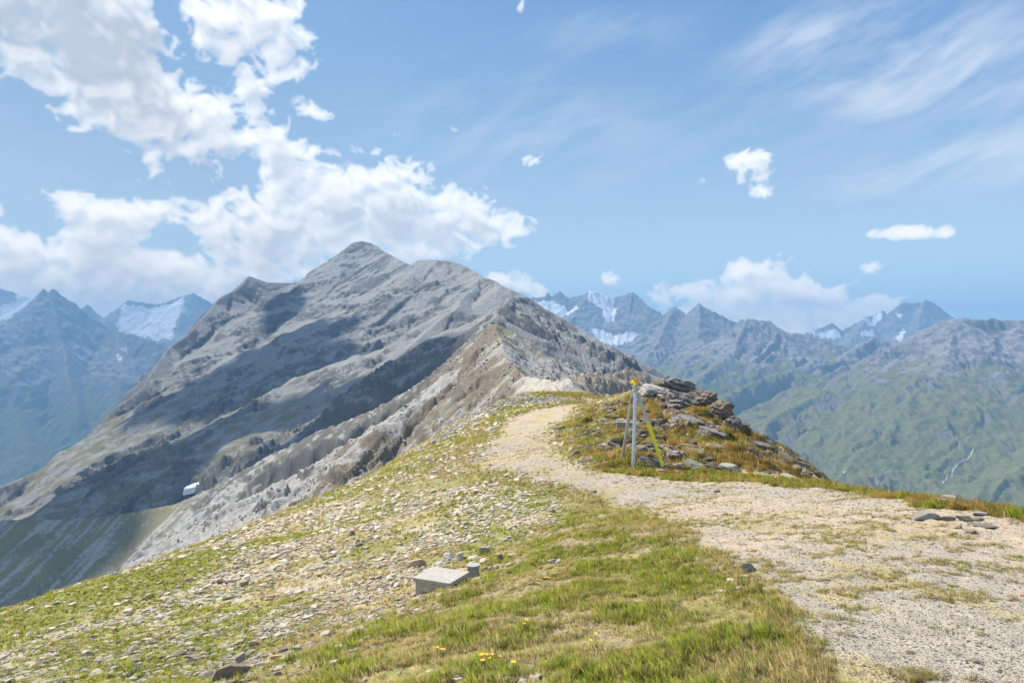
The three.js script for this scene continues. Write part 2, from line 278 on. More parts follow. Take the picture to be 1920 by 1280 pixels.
farMountain('far_summits', [
  crest([P(1330, 610, 9300), P(1384, 602, 9300), P(1390, 596, 9300), P(1400, 606, 9300), P(1480, 628, 9300), P(1518, 622, 9300), P(1545, 612, 9300), P(1561, 605, 9300), P(1578, 618, 9300), P(1600, 608, 9300), P(1626, 592, 9300), P(1650, 586, 9300), P(1656, 580, 9300), P(1666, 592, 9300), P(1682, 574, 9200), P(1696, 565, 9200), P(1712, 569, 9200), P(1734, 561, 9200), P(1750, 566, 9200), P(1770, 584, 9200), P(1792, 600, 9200), P(1900, 620, 9200), P(2100, 640, 9200)], { fallL: 0.9, fallR: 0.5, steepL: 0.3, steepR: 0.6, reach: 450 }),
  crest([P(1734, 561, 9200), P(1720, 610, 8700), P(1690, 660, 8300)], { fallL: 0.6, fallR: 0.6 }),
  crest([P(1626, 592, 9300), P(1600, 630, 8800), P(1580, 660, 8400)], { fallL: 0.6, fallR: 0.6 }),
], [14, 44, 7600, 11900, 320, 200, false], { ...paleRock, treeline: -900, d0: 7600, d1: 10100, jag: 22, gully: 60, snow: [[[1518, 624], [1545, 618], [1575, 622], [1590, 622], [1570, 634], [1530, 630]], [[1625, 598], [1650, 588], [1658, 596], [1636, 612], [1626, 606]], [[1610, 620], [1638, 616], [1640, 630], [1615, 630]], [[1680, 632], [1694, 616], [1700, 622], [1688, 640]], [[1680, 588], [1692, 590], [1690, 594]]] });

// the valley side across: rock above, pasture below
const acrossGrass = { rock: [0.19, 0.175, 0.17], scree: [0.31, 0.275, 0.26], grass: [0.155, 0.165, 0.042] };
farMountain('valley_ridge', [
  crest([P(1150, 700, 7000), P(1200, 640, 7000), P(1240, 592, 7000), P(1267, 573, 7000), P(1288, 590, 6900), P(1310, 568, 6900), P(1335, 582, 6800), P(1380, 604, 6700), P(1400, 620, 6600)], { fallL: 0.9, fallR: 0.5, steepL: 0.3, steepR: 0.55, reach: 400 }),
  crest([P(1267, 573, 7000), P(1232, 640, 6500), P(1200, 700, 6000), P(1190, 760, 5500)], { fallL: 0.5, fallR: 0.55, steepL: 0.25 }),
  crest([P(1310, 568, 6900), P(1310, 640, 6300), P(1290, 700, 5800)], { fallL: 0.55, fallR: 0.6 }),
  crest([P(1330, 660, 5900), P(1372, 618, 5850), P(1400, 597, 5800), P(1440, 601, 5800), P(1470, 620, 5750), P(1500, 627, 5700), P(1545, 637, 5600), P(1590, 652, 5500), P(1622, 640, 5450), P(1640, 631, 5400), P(1670, 645, 5350), P(1700, 662, 5300), P(1800, 680, 5300)], { free: true, fallL: 0.8, fallR: 0.42, steepL: 0.2, steepR: 0.45, reach: 350 }),
  crest([P(1400, 597, 5800), P(1375, 660, 5400), P(1320, 705, 5000), P(1270, 745, 4700)], { fallL: 0.5, fallR: 0.5, cliffL: 30 }),
  crest([P(1640, 631, 5400), P(1570, 672, 5000), P(1500, 690, 4800), P(1420, 712, 4600), P(1350, 745, 4350), P(1330, 790, 4000)], { fallL: 0.45, fallR: 0.5, cliffL: 90, cliffR: 30 }),
], [3, 40, 3600, 7600, 420, 330, false], { ...acrossGrass, treeline: -180, floor: -720, gully: 75, step: 70, dip: 1, jag: 20, d0: 3600, d1: 7500 });
const acrossH = farMountain('pasture_mountain', [
  crest([P(1694, 650, 4600), P(1722, 622, 4600), P(1760, 604, 4550), P(1790, 596, 4500), P(1850, 597, 4450), P(1905, 601, 4400), P(2000, 597, 4300), P(2200, 606, 4200), P(2400, 600, 4100), P(2800, 604, 3800), P(3300, 600, 3500)], { fallL: 0.7, fallR: 0.34, steepR: 0.4, reach: 260, cliffR: 50 }),
  crest([P(1694, 650, 4600), P(1640, 690, 4400), P(1570, 727, 4200), P(1510, 747, 4050), P(1440, 786, 3850), P(1425, 830, 3600)], { fallL: 0.6, fallR: 0.42, cliffL: 150, cliffR: 30 }),
  crest([P(1800, 610, 4450), P(1760, 690, 3950), P(1700, 760, 3600), P(1640, 830, 3300)], { fallL: 0.36, fallR: 0.36, cliffL: 20 }),
  crest([P(1960, 640, 4200), P(1900, 720, 3700), P(1840, 790, 3400), P(1780, 850, 3100)], { fallL: 0.34, fallR: 0.36, cliffL: 60 }),
  crest([P(2150, 640, 4100), P(2080, 740, 3500), P(1980, 830, 3000), P(1900, 890, 2750)], { fallL: 0.34, fallR: 0.36, cliffL: 60 }),
], [12, 62, 2300, 6600, 560, 470, false], { ...acrossGrass, treeline: -150, floor: -715, gully: 66, wave: 250, rough: 34, step: 46, dip: -1.4, jag: 15, d0: 2100, d1: 5300 });

// ---------------------------------------------------------------- the main mountain
const mainCrests = [
  crest([P(1300, 745, 1150), P(1240, 703, 1250), P(1190, 672, 1300), P(1100, 622, 1400), P(1040, 588, 1500), P(985, 556, 1600), P(945, 535, 1700), P(905, 517, 1900), P(870, 497, 2050), P(850, 489, 2100), P(820, 487, 2150), P(786, 487, 2230), P(770, 497, 2330), P(740, 480, 2500), P(700, 458, 2720), P(681, 451, 2750), P(664, 453, 2750), P(640, 472, 2760), P(600, 506, 2800), P(565, 526, 2840), P(540, 530, 2860), P(505, 529, 2880), P(466, 517, 2880), P(440, 541, 2760), P(400, 568, 2620), P(372, 598, 2480), P(345, 628, 2360), P(322, 648, 2270), P(290, 690, 2120), P(268, 722, 2040), P(230, 752, 1920), P(150, 829, 1700), P(80, 876, 1550), P(0, 910, 1420), P(-160, 970, 1270), P(-400, 1030, 1150)],
    { fallsR: [...Array(15).fill(0.85), 0.9, 0.95, 1, 1.05, 1.1, ...Array(16).fill(1.2)], fallsL: [...Array(12).fill(0.5), 0.52, 0.55, 0.6, 0.62, 0.62, 0.62, 0.62, 0.6, 0.6, 0.6, 0.6, ...Array(13).fill(0.55)], steepL: 0.2, reach: 200 }),
  crest([P(786, 487, 2230), P(745, 530, 2100), P(705, 572, 1980), P(640, 620, 1880), P(575, 650, 1800), P(500, 700, 1720), P(430, 760, 1620), P(360, 830, 1520)], { fallL: 0.46, fallR: 0.5, cliffL: 30, cliffR: 15, wide: 2.6, broken: 0.05 }),
  crest([P(600, 506, 2800), P(560, 580, 2480), P(500, 640, 2240), P(440, 700, 2040), P(370, 750, 1860), P(290, 800, 1700), P(200, 860, 1540), P(120, 905, 1400)], { fallL: 0.5, fallR: 0.8, cliffL: 40, cliffR: 10, wide: 2.6, broken: 0.05 }),
  crest([P(520, 530, 2880), P(470, 600, 2600), P(410, 670, 2360), P(350, 730, 2120)], { fallL: 0.52, fallR: 1.1, cliffL: 50, wide: 2.6, broken: 0.1 }),
  crest([P(985, 556, 1600), P(962, 556, 1300), P(945, 558, 1050), P(925, 585, 820), P(905, 622, 600)], { fallL: 0.52, fallR: 0.62, cliffL: 8, cliffR: 26 }),
  crest([P(905, 517, 1900), P(850, 580, 1600), P(780, 640, 1400), P(690, 700, 1250), P(580, 780, 1150)], { fallL: 0.44, fallR: 0.44 }),
  crest([P(1040, 588, 1500), P(1060, 630, 1250), P(1090, 680, 1050), P(1130, 740, 900)], { fallL: 0.62, fallR: 0.62, cliffL: 10, cliffR: 6 }),
];
const mainNet = network(mainCrests);
const mainH = (x, z) => {
  const wx = 26 * n2(x / 240, z / 240), wz = 26 * n2(x / 240 + 40, z / 240), q = mainNet(x + wx * 0.4, z + wz * 0.4), rise = 1 - Math.exp(-q.d / 70), s = q.s, d = q.d, k = q.k;
  // bare rock breaks out in bands; between them lie smooth debris slopes
  const bed = (q.h - 0.42 * x + 0.1 * z + 30 * n2(x / 240, z / 240)) / 62, bare = sstep(-0.04, 0.2, 0.5 * n2(bed, x / 620 + 3) + 0.62 * fbm(x / 230 + 3, z / 230, 4) + 0.2 * n2(s / 90 + k, d / 500) - 0.02);
  let y = q.h + rise * 30 * (ridged((s + wx) / 150 + k * 5.7, d / 700, 4, 0.5) - 0.74) + rise * 18 * fbm(x / 230, z / 230, 4) + (1.3 + 5 * bare) * fbm(x / 40, z / 40, 5, 0.57) * (0.3 + 0.7 * rise);
  const strata = y - 0.42 * x + 0.1 * z + 36 * n2(x / 300, z / 300) + 14 * n2(x / 70, z / 70) + 6 * n2(x / 24, z / 24), run = sstep(-0.25, 0.35, n2(x / 120 + 20, z / 120) + 0.4 * n2(x / 40, z / 40 + 7)), m = bare * rise * run;
  y += (terrace(strata, 27, 0.2) - strata) * m + (terrace(strata * 1.03 + 4 * n2(x / 13, z / 13), 9, 0.24) - strata * 1.03 - 4 * n2(x / 13, z / 13)) * 0.7 * bare * rise;
  y -= 320 * sstep(930, 640, Math.hypot(x, z)) * sstep(-40, -130, x);
  bareRock = bare; return y;
};
structure('main_mountain', metreUv(fanGrid(-58, 18, 560, 3250, 790, 520, false, mainH, (x, y, z, ny, mainBare) => {
  const a = fbm(x / 190, z / 190, 5), b = fbm(x / 26 + 9, z / 26, 4, 0.6), e = fbm(x / 70 + 50, z / 70, 4);
  const outcrop = Math.max(sstep(0.03, -0.03, ny - 0.74 + 0.05 * b), 0.85 * sstep(0.55, 0.75, mainBare + 0.5 * b + 0.3 * e) * sstep(0.93, 0.86, ny));
  let c = mix3([0.295, 0.285, 0.272], [0.135, 0.13, 0.125], outcrop);
  c = mix3(c, [0.29, 0.305, 0.28], 0.8 * sstep(0.05, 0.25, a + 0.3 * b) * sstep(0.75, 0.82, ny));
  const low = sstep(-60, 60, -150 - y + 150 * e + 60 * b) * sstep(-0.02, 0.04, ny - 0.79 + 0.05 * b) * sstep(-0.1, 0.15, e + 0.35 * b + 0.1);
  c = mix3(c, [0.17, 0.155, 0.068], 0.85 * low);
  const v = 1 + 0.22 * b + 0.08 * a; return [c[0] * v, c[1] * v, c[2] * v];
}), 260), mainMat);

// ---------------------------------------------------------------- the ridge ahead: saddle, pyramid top, spur
const ridgeCrests = [
  crest([P(1010, 790, 60), P(1015, 742, 95), P(1060, 719, 130), P(1075, 716, 170), P(1035, 716, 220), P(985, 706, 290), P(945, 664, 370), P(934, 622, 420), P(927, 607, 440), P(915, 612, 520), P(902, 626, 580)], { fallsL: [0.62, 0.62, 0.62, 0.62, 0.64, 0.7, 0.85, 0.98, 1.0, 1.0, 1.0], fallR: 0.56, cliffL: 3 }),
  crest([P(927, 607, 440), P(962, 620, 430), P(1010, 656, 415), P(1050, 690, 400), P(1085, 715, 380), P(1130, 750, 370)], { fallL: 0.7, fallR: 0.5 }),
  crest([P(902, 626, 580), P(870, 643, 585), P(820, 690, 595), P(760, 735, 610), P(700, 768, 640), P(610, 802, 680), P(510, 850, 720), P(430, 897, 750), P(330, 944, 790), P(200, 968, 830), P(100, 974, 860), P(0, 974, 900), P(-200, 985, 950), P(-500, 1010, 1000)], { fallL: 0.68, fallR: 0.58, cliffsL: [6, 30, 32, 40, 36, 28, 44, 6, 0, 0, 0, 0, 0, 0], cliffR: 12, broken: 0.7, wide: 2.1 }),
  crest([P(934, 622, 420), P(880, 690, 400), P(820, 740, 380), P(760, 782, 370), P(705, 800, 365)], { fallL: 0.8, fallR: 0.8, cliffL: 12, cliffR: 8 }),
  crest([P(1270, 745, 560), P(1330, 770, 620), P(1400, 796, 680), P(1470, 832, 730), P(1530, 878, 760), P(1560, 900, 780), P(1640, 935, 800), P(1760, 975, 820), P(1950, 1020, 850)], { free: true, fallL: 0.7, fallR: 0.7, cliffR: 26, cliffL: 26 }),
  crest([P(1050, 724, 130), P(1100, 706, 150), P(1150, 694, 160), P(1185, 693, 165), P(1215, 707, 165), P(1250, 735, 160)], { free: true, fallL: 0.7, fallR: 0.65, cliffR: 3, cliffL: 4 }),
];
const ridgeNet = network(ridgeCrests);
const ridgeH = (x, z) => {
  const dist = Math.hypot(x, z), wx = 7 * n2(x / 60, z / 60), q = ridgeNet(x + wx * 0.3, z), rise = 1 - Math.exp(-q.d / 18), big = sstep(120, 420, dist) * (q.k === 2 ? 1 - 0.75 * sstep(300, 420, q.s) : q.k === 0 ? 1 - 0.5 * sstep(60, 140, q.d) : 1);
  let y = q.h + rise * (2 + 9 * big) * (ridged((q.s + 3 * wx + 14 * n2(x / 28, z / 28)) / 52 + q.k * 3.3, q.d / 200, 4, 0.5) - 0.75) + rise * (1.5 + 4 * big) * fbm(x / 60, z / 60, 4) + 1.2 * fbm(x / 10, z / 10, 5, 0.6) * (0.4 + big);
  // bedded rock on the broken side of the pyramid and along the spur
  const rocky = clamp((q.k === 3 ? 1 : q.k === 0 ? (q.side < 0 ? 0.75 : 0) : q.k === 5 ? 0.9 : q.k === 2 || q.k === 4 ? 0.8 : 0) * (q.k === 2 ? sstep(46, 24, q.d) * (1 - sstep(330, 420, q.s)) : sstep(130, 55, q.d)) * (0.55 + 1.7 * fbm(x / 40 + 6, z / 40, 4)));
  const strata = y - 0.5 * x + 0.25 * z + 5 * n2(x / 45, z / 45);
  y += rocky * 3.2 * fbm(x / 15, z / 15, 5, 0.6);
  y += (terrace(strata, q.k === 5 ? 3.2 : 8.5, 0.1) - strata) * rocky * rise + (terrace(strata, 2.3, 0.12) - strata) * 0.8 * rocky * rise;
  bareRock = rocky; return y;
};
structure('ridge', metreUv(fanGrid(-58, 44, 70, 1120, 900, 620, true, ridgeH, (x, y, z, ny, ridgeRock) => {
  const q = { ...ridgeNet(x, z) }, a = fbm(x / 60, z / 60, 5), b = fbm(x / 7 + 9, z / 7, 4, 0.6), e = fbm((q.s) / 22 + q.k * 3, q.d / 160, 4), k = q.k, side = q.side;
  const pyramid = k === 3 || (k === 0 && side < 0 && q.s > 190), steep = Math.max(sstep(0.05, -0.05, ny - (k === 2 ? 0.7 : 0.6) + 0.1 * b), sstep(pyramid ? 0.22 : 0.36, pyramid ? 0.36 : 0.5, ridgeRock + 0.4 * b));
  let c = mix3([0.41, 0.392, 0.362], pyramid ? [0.215, 0.175, 0.125] : k === 5 ? [0.29, 0.255, 0.21] : [0.16, 0.145, 0.125], steep);
  // thin turf in long tongues down the slope
  let turf = k === 2 ? sstep(0.0, 0.25, e + 0.35 * b + 0.3 * a - 0.2 + 0.42 * sstep(300, 460, q.s)) : k === 0 ? sstep(0.08, 0.32, e + 0.3 * b + 0.25 * a + 0.2 * sstep(80, 200, q.d)) : k === 1 && side > 0 ? sstep(0.1, 0.3, 0.34 - q.d / 26 + 0.4 * b) : sstep(0.25, 0.45, a + 0.35 * b);
  if (k === 1 && side < 0) turf = sstep(0.0, 0.2, 0.25 - q.d / 10 + 0.3 * b);
  if (k === 4) turf = sstep(-0.3, 0.1, a + 0.3 * b);
  c = mix3(c, mix3([0.215, 0.185, 0.075], [0.175, 0.165, 0.065], sstep(-0.2, 0.3, a)), 0.9 * turf * (1 - steep));
  if (k === 0 && q.s < 235) c = mix3(c, [0.50, 0.455, 0.385], sstep(7, 4, q.d + 2 * b));
  const v = 1 + 0.24 * b; return [c[0] * v, c[1] * v, c[2] * v];
}), 55), ridgeMat);

// ---------------------------------------------------------------- the ground underfoot: a smooth sheet through surveyed points
const groundPts = [
  [0, 0, 0], [0, 0.25, 5], [5, 0.1, 3], [-5, -0.9, 3], [-9, -2.6, 0], [8, -1.2, 1],
  // the track and the open gravel
  P(1900, 1280, 4), P(1600, 1100, 6.2), P(1300, 1050, 8), P(1900, 1100, 6.2), P(1700, 1000, 9.4), P(1500, 950, 13), P(1300, 920, 18), P(1150, 905, 21), P(960, 860, 28), P(980, 815, 40), P(1050, 770, 58), P(1085, 754, 70), P(1120, 748, 76), P(1060, 740, 86), P(1010, 741, 88), P(1000, 752, 100), P(1060, 752, 104), P(1130, 748, 100), P(1060, 775, 130), P(950, 790, 115),
  // the verge on the drop side
  P(1900, 958, 10), P(1700, 933, 14), P(1560, 911, 19), P(1400, 893, 22.5), P(1180, 880, 23),
  [13, -3.6, -10], [15, -4.8, -14], [17, -7, -20], [21, -10, -28], [30, -17, -38], [30, -15, -18], [26, -11, -5], [22, -9, 6],
  // turf by the track, concrete cover, open slope
  P(1200, 1280, 4), P(960, 1280, 4.3), P(640, 1280, 5.1), P(300, 1280, 6.2), P(0, 1280, 7.6), P(960, 1100, 8.2), P(825, 1100, 10.3), P(1100, 1000, 11), P(640, 1060, 15), P(480, 1100, 14.6), P(320, 1160, 12.6), P(160, 1200, 11), P(800, 960, 19.5), P(640, 980, 24), P(880, 885, 26), P(900, 830, 38), P(950, 780, 56), P(1000, 760, 66),
  P(0, 1146, 16), P(160, 1094, 20), P(320, 1040, 25.5), P(480, 980, 33), P(640, 922, 42), P(800, 832, 58), P(900, 772, 72), P(960, 745, 84),
  [-30, -15.5, -14], [-34, -20, -36], [-30, -25, -62], [-20, -22, -85], [-14, -22, -105], [-26, -9, 0], [-40, -44, -100], [-6, -22, -130], [-28, -40, -128], [-48, -54, -124], [-55, -40, -60],
  // the rocky knoll beside the track
  P(1100, 815, 36), P(1110, 780, 48), P(1200, 805, 33), P(1300, 812, 31), P(1400, 842, 28.5), P(1480, 868, 28), P(1200, 765, 42), P(1300, 770, 38), P(1160, 745, 56), P(1230, 728, 54), P(1258, 718, 53), P(1300, 738, 49), P(1345, 781, 44), P(1390, 808, 40), P(1440, 832, 36), P(1500, 868, 32), P(1535, 893, 29),
  [24, -11, -60], [23, -12, -50], [22, -11.5, -42], [21, -10, -34], [34, -19, -60], [20, -9, -80], [34, -24, -100], [18, -16, -128],
];
const groundSpline = (() => {
  const n = groundPts.length, N = n + 3, A = [], U = (r2) => (r2 < 1e-9 ? 0 : r2 * Math.log(r2));
  for (let i = 0; i < N; i++) { A.push(new Float64Array(N + 1)); }
  for (let i = 0; i < n; i++) {
    for (let j = 0; j < n; j++) A[i][j] = U((groundPts[i][0] - groundPts[j][0]) ** 2 + (groundPts[i][2] - groundPts[j][2]) ** 2) + (i === j ? 4 : 0);
    A[i][n] = A[n][i] = 1; A[i][n + 1] = A[n + 1][i] = groundPts[i][0]; A[i][n + 2] = A[n + 2][i] = groundPts[i][2]; A[i][N] = groundPts[i][1];
  }
  for (let c = 0; c < N; c++) {
    let p = c; for (let r = c + 1; r < N; r++) if (Math.abs(A[r][c]) > Math.abs(A[p][c])) p = r;
    [A[c], A[p]] = [A[p], A[c]];
    for (let r = 0; r < N; r++) if (r !== c) { const f = A[r][c] / A[c][c]; if (f) for (let k = c; k <= N; k++) A[r][k] -= f * A[c][k]; }
  }
  const w = A.map((r, i) => r[N] / r[i]);
  return (x, z) => { let y = w[n] + w[n + 1] * x + w[n + 2] * z; for (let i = 0; i < n; i++) { const dx = x - groundPts[i][0], dz = z - groundPts[i][2], r2 = dx * dx + dz * dz; if (r2 > 1e-9) y += w[i] * r2 * Math.log(r2); } return y; };
})();
const G0 = (px, py, d0 = 2, d1 = 130) => sight(groundSpline, px, py, d0, d1);
const area = (list) => list.map(([px, py]) => { const p = G0(px, py); return [p[0], p[2]]; });
const trackArea = area([[1560, 1279], [1530, 1230], [1480, 1150], [1400, 1075], [1310, 1010], [1230, 968], [1150, 942], [1070, 915], [950, 892], [885, 874], [898, 835], [925, 800], [972, 774], [1035, 761], [1080, 757], [1085, 744], [1120, 741], [1140, 750], [1138, 757], [1095, 760], [1065, 790], [1050, 825], [1062, 866], [1120, 886], [1300, 900], [1440, 908], [1600, 925], [1760, 950], [1915, 980]]);
trackArea.push([12, -6], [12, 4], [2.4, 4], [2.2, -2]);
const knollArea = area([[1120, 872], [1085, 850], [1072, 800], [1110, 765], [1160, 748], [1235, 722], [1262, 716], [1310, 735], [1350, 765], [1400, 802], [1470, 845], [1525, 884], [1500, 893], [1300, 886], [1200, 878]]).concat([]);
const lushArea = area([[420, 1279], [560, 1240], [700, 1175], [800, 1130], [880, 1090], [940, 1030], [990, 1000], [1080, 960], [1180, 965], [1260, 990], [1330, 1035], [1400, 1090], [1460, 1160], [1530, 1279]]).concat([[1.6, -1], [-2, -1]]);
const topTurfArea = area([[0, 1155], [160, 1102], [330, 1050], [420, 1030], [420, 1060], [330, 1110], [200, 1150], [60, 1190], [0, 1225]]).concat([[-16, -8]]);
const rubbleArea = area([[870, 770], [930, 755], [1000, 742], [1060, 745], [1075, 752], [1030, 758], [950, 768], [900, 785], [850, 815], [800, 840]]);
const masks = { track: 0, lush: 0, knoll: 0, top: 0, rubble: 0 };
function maskAt(x, z) {
  const near = Math.hypot(x, z), k = clamp(near / 18, 0.35, 3), w = (fbm(x / 1.9, z / 1.9, 4) * 0.55 + fbm(x / 0.35, z / 0.35, 3) * 0.2) * k;
  masks.track = sstep(-0.25, 0.45, inside(trackArea, x, z) / k + w / k);
  masks.lush = sstep(-0.7, 0.9, inside(lushArea, x, z) + 1.5 * w);
  masks.knoll = sstep(-0.6, 0.9, inside(knollArea, x, z) + w);
  masks.top = sstep(-0.8, 0.8, inside(topTurfArea, x, z) + w * 1.4);
  masks.rubble = sstep(-0.6, 0.6, inside(rubbleArea, x, z) + w);
  return masks;
}
function groundH(x, z) {
  const near = Math.hypot(x, z), kn = inside(knollArea, x, z), k = sstep(-1.5, 2.5, kn), tr = inside(trackArea, x, z);
  let y = groundSpline(x, z) + 0.10 * fbm(x / 3.1, z / 3.1, 3) * (1 - 0.6 * sstep(-0.5, 0.8, tr)) + 0.018 * fbm(x / 0.4, z / 0.4, 4) * clamp(near / 6, 0.3, 2);
  if (k > 0) {
    y += k * (0.55 * fbm(x / 3.4, z / 3.4, 5, 0.55));
    const st = y - 0.32 * x + 0.12 * z + 0.5 * n2(x / 4, z / 4), m = k * clamp(0.45 + 1.2 * fbm(x / 5 + 4, z / 5, 3));
    y += (terrace(st, 0.85, 0.2) - st) * m;
  }
  return y;
}
const G = (px, py, d0 = 2, d1 = 130) => sight(groundH, px, py, d0, d1);
const soilTex = (() => {
  const S = 1024, d = new Uint8Array(S * S * 4), b = new Uint8Array(S * S * 4), t = rng(3), cells = [];
  const gr = 96; for (let i = 0; i < gr * gr; i++) cells.push([t(), t(), t(), t()]);
  for (let y = 0; y < S; y++) for (let x = 0; x < S; x++) {
    const u = x / S * gr, v = y / S * gr, cx = Math.floor(u), cy = Math.floor(v); let best = 9, id = null;
    for (let j = -1; j <= 1; j++) for (let i = -1; i <= 1; i++) { const c = cells[((cy + j + gr) % gr) * gr + (cx + i + gr) % gr], r = Math.hypot(cx + i + c[0] - u, (cy + j + c[1] - v) * 1.2) / (0.35 + 0.75 * c[2]); if (r < best) { best = r; id = c; } }
    const o = (y * S + x) * 4, peb = sstep(0.62, 0.5, best) * (id[3] > 0.25 ? 1 : 0), ang = x / S * 6.2832, bng = y / S * 6.2832;
    const f = n3(Math.cos(ang) * 20, Math.sin(ang) * 20, Math.cos(bng) * 20 + 3 * Math.sin(bng)) * 0.5 + t() * 0.5, tone = 0.9 + 0.09 * f + peb * (id[3] - 0.55) * 0.5, warm = (id[2] - 0.5) * 0.06 * peb;
    d[o] = 255 * clamp(tone + warm); d[o + 1] = 255 * clamp(tone); d[o + 2] = 255 * clamp(tone - warm); d[o + 3] = 255;
    b[o] = b[o + 1] = b[o + 2] = 255 * clamp(0.35 + 0.12 * f + 0.5 * peb * Math.sqrt(Math.max(0, 1 - best * best / 0.36))); b[o + 3] = 255;
  }
  const mk = (data, srgb) => { const q = new THREE.DataTexture(data, S, S); q.wrapS = q.wrapT = THREE.RepeatWrapping; q.magFilter = THREE.LinearFilter; q.minFilter = THREE.LinearMipmapLinearFilter; q.generateMipmaps = true; if (srgb) q.colorSpace = THREE.SRGBColorSpace; q.needsUpdate = true; return q; };
  return [mk(d, true), mk(b, false)];
})();
const C = { gravel: [0.49, 0.405, 0.295], gravelGrey: [0.42, 0.365, 0.295], soil: [0.36, 0.29, 0.20], stony: [0.50, 0.43, 0.31], turf: [0.25, 0.25, 0.065], straw: [0.43, 0.35, 0.15], rust: [0.36, 0.225, 0.075], dark: [0.16, 0.14, 0.115] };
{
  const geo = fanGrid(-80, 80, 0.9, 138, 800, 540, true, groundH, (x, y, z, ny) => {
    const m = maskAt(x, z), a = fbm(x / 2.6 + 7, z / 2.6, 4), b = fbm(x / 0.5, z / 0.5, 3), e = fbm(x / 9 + 3, z / 9, 3);
    let c = mix3(C.stony, C.straw, sstep(-0.1, 0.25, a + 0.2 * b));
    c = mix3(c, C.turf, 0.75 * sstep(0.0, 0.3, e + 0.3 * a));
    c = mix3(c, mix3(C.soil, mix3(C.straw, C.turf, sstep(-0.2, 0.3, b)), sstep(-0.3, 0.1, a + 0.5 * b)), m.lush * 0.9);
    c = mix3(c, mix3(C.turf, C.straw, sstep(0.1, 0.4, a)), m.top * 0.85);
    const rock = sstep(0.03, -0.03, ny - 0.80 + 0.05 * b);
    if (m.knoll > 0) c = mix3(c, mix3(mix3(C.rust, C.straw, sstep(-0.1, 0.3, a + 0.2 * b)), C.dark, Math.max(rock, sstep(0.02, 0.2, e + 0.5 * a + 0.2 * b - 0.16))), m.knoll);
    c = mix3(c, [0.30, 0.29, 0.27], m.rubble * sstep(-0.2, 0.1, a + 0.3 * b + 0.15));
    c = mix3(c, mix3(mix3(C.gravel, C.gravelGrey, sstep(-0.25, 0.35, e + 0.25 * a + 0.2 * b)), C.straw, 0.75 * sstep(0.12, 0.5, a + 0.3 * b + 0.22 * sstep(16, 32, -z))), m.track);
    const v = 1 + 0.16 * b + 0.12 * n2(x / 0.16, z / 0.16); return [c[0] * v, c[1] * v, c[2] * v];
  });
  const p = geo.attributes.position.array, uv = new Float32Array(p.length / 3 * 2);
  for (let i = 0; i < p.length / 3; i++) { uv[i * 2] = p[i * 3] / 1.7; uv[i * 2 + 1] = p[i * 3 + 2] / 1.7; }
  geo.setAttribute('uv', new THREE.BufferAttribute(uv, 2));
  structure('ground', geo, new THREE.MeshStandardMaterial({ vertexColors: true, map: soilTex[0], bumpMap: soilTex[1], bumpScale: 0.014, roughness: 0.97 }));
}

// ---------------------------------------------------------------- stones
const groundN = (x, z, e = 0.15) => new THREE.Vector3(groundSpline(x - e, z) - groundSpline(x + e, z), 2 * e, groundSpline(x, z - e) - groundSpline(x, z + e)).normalize();
function stoneGeo(seed, sx, sy, sz, detail = 2, cuts = 9, rough = 0.06, layers = 0) {
  const t = rng(seed); let g = mergeVertices((() => { const q = new THREE.IcosahedronGeometry(1, detail); q.deleteAttribute('normal'); q.deleteAttribute('uv'); return q; })());
  const p = g.attributes.position, v = new THREE.Vector3(), planes = [];
  for (let i = 0; i < cuts; i++) { const n = new THREE.Vector3(t() * 2 - 1, (t() * 2 - 1) * 0.8, t() * 2 - 1).normalize(); planes.push([n, 0.42 + 0.3 * t()]); }
  planes.push([new THREE.Vector3(0.08 * (t() - 0.5), 1, 0.08 * (t() - 0.5)).normalize(), 0.5 + 0.15 * t()], [new THREE.Vector3(0, -1, 0), 0.55]);
  for (let i = 0; i < p.count; i++) {
    v.fromBufferAttribute(p, i);
    for (const [n, d] of planes) { const k = v.dot(n) - d; if (k > 0) v.addScaledVector(n, -k); }
    const f = rough * fbm3(v.x * 2.3 + seed, v.y * 2.3, v.z * 2.3, 3); v.multiplyScalar(1 + f);
    if (layers) { const e = (v.y + 0.12 * v.x) * layers + 0.4 * n3(v.x * 1.4 + seed, v.z * 1.4, 2), st = e - Math.floor(e), w = 1 - 0.17 * sstep(0.62, 0.9, st) - 0.1 * Math.abs(n3(Math.floor(e) * 3.1, v.x, v.z)); v.x *= w; v.z *= w; }
    p.setXYZ(i, v.x * sx / 1.3, v.y * sy / 1.1, v.z * sz / 1.3);
  }
  g = toCreasedNormals(g, 0.3);
  return g;
}
const rockTex = (() => {
  const S = 512, d = new Uint8Array(S * S * 4), b = new Uint8Array(S * S * 4), t = rng(31);
  for (let y = 0; y < S; y++) for (let x = 0; x < S; x++) { const o = (y * S + x) * 4, u = x / S * 6.2832, f = fbm3(Math.cos(u) * 1.6, Math.sin(u) * 1.6, y / S * 16, 5, 0.6), c = 0.93 + 0.14 * f + 0.08 * (t() - 0.5); d[o] = 255 * clamp(c); d[o + 1] = 255 * clamp(c * 0.985); d[o + 2] = 255 * clamp(c * 0.965); d[o + 3] = 255; b[o] = b[o + 1] = b[o + 2] = 255 * clamp(0.5 + 0.5 * f); b[o + 3] = 255; }
  const mk = (q) => { const m = new THREE.DataTexture(q, S, S); m.wrapS = m.wrapT = THREE.MirroredRepeatWrapping; m.magFilter = THREE.LinearFilter; m.needsUpdate = true; return m; };
  const c = mk(d); c.colorSpace = THREE.SRGBColorSpace; return [c, mk(b)];
})();
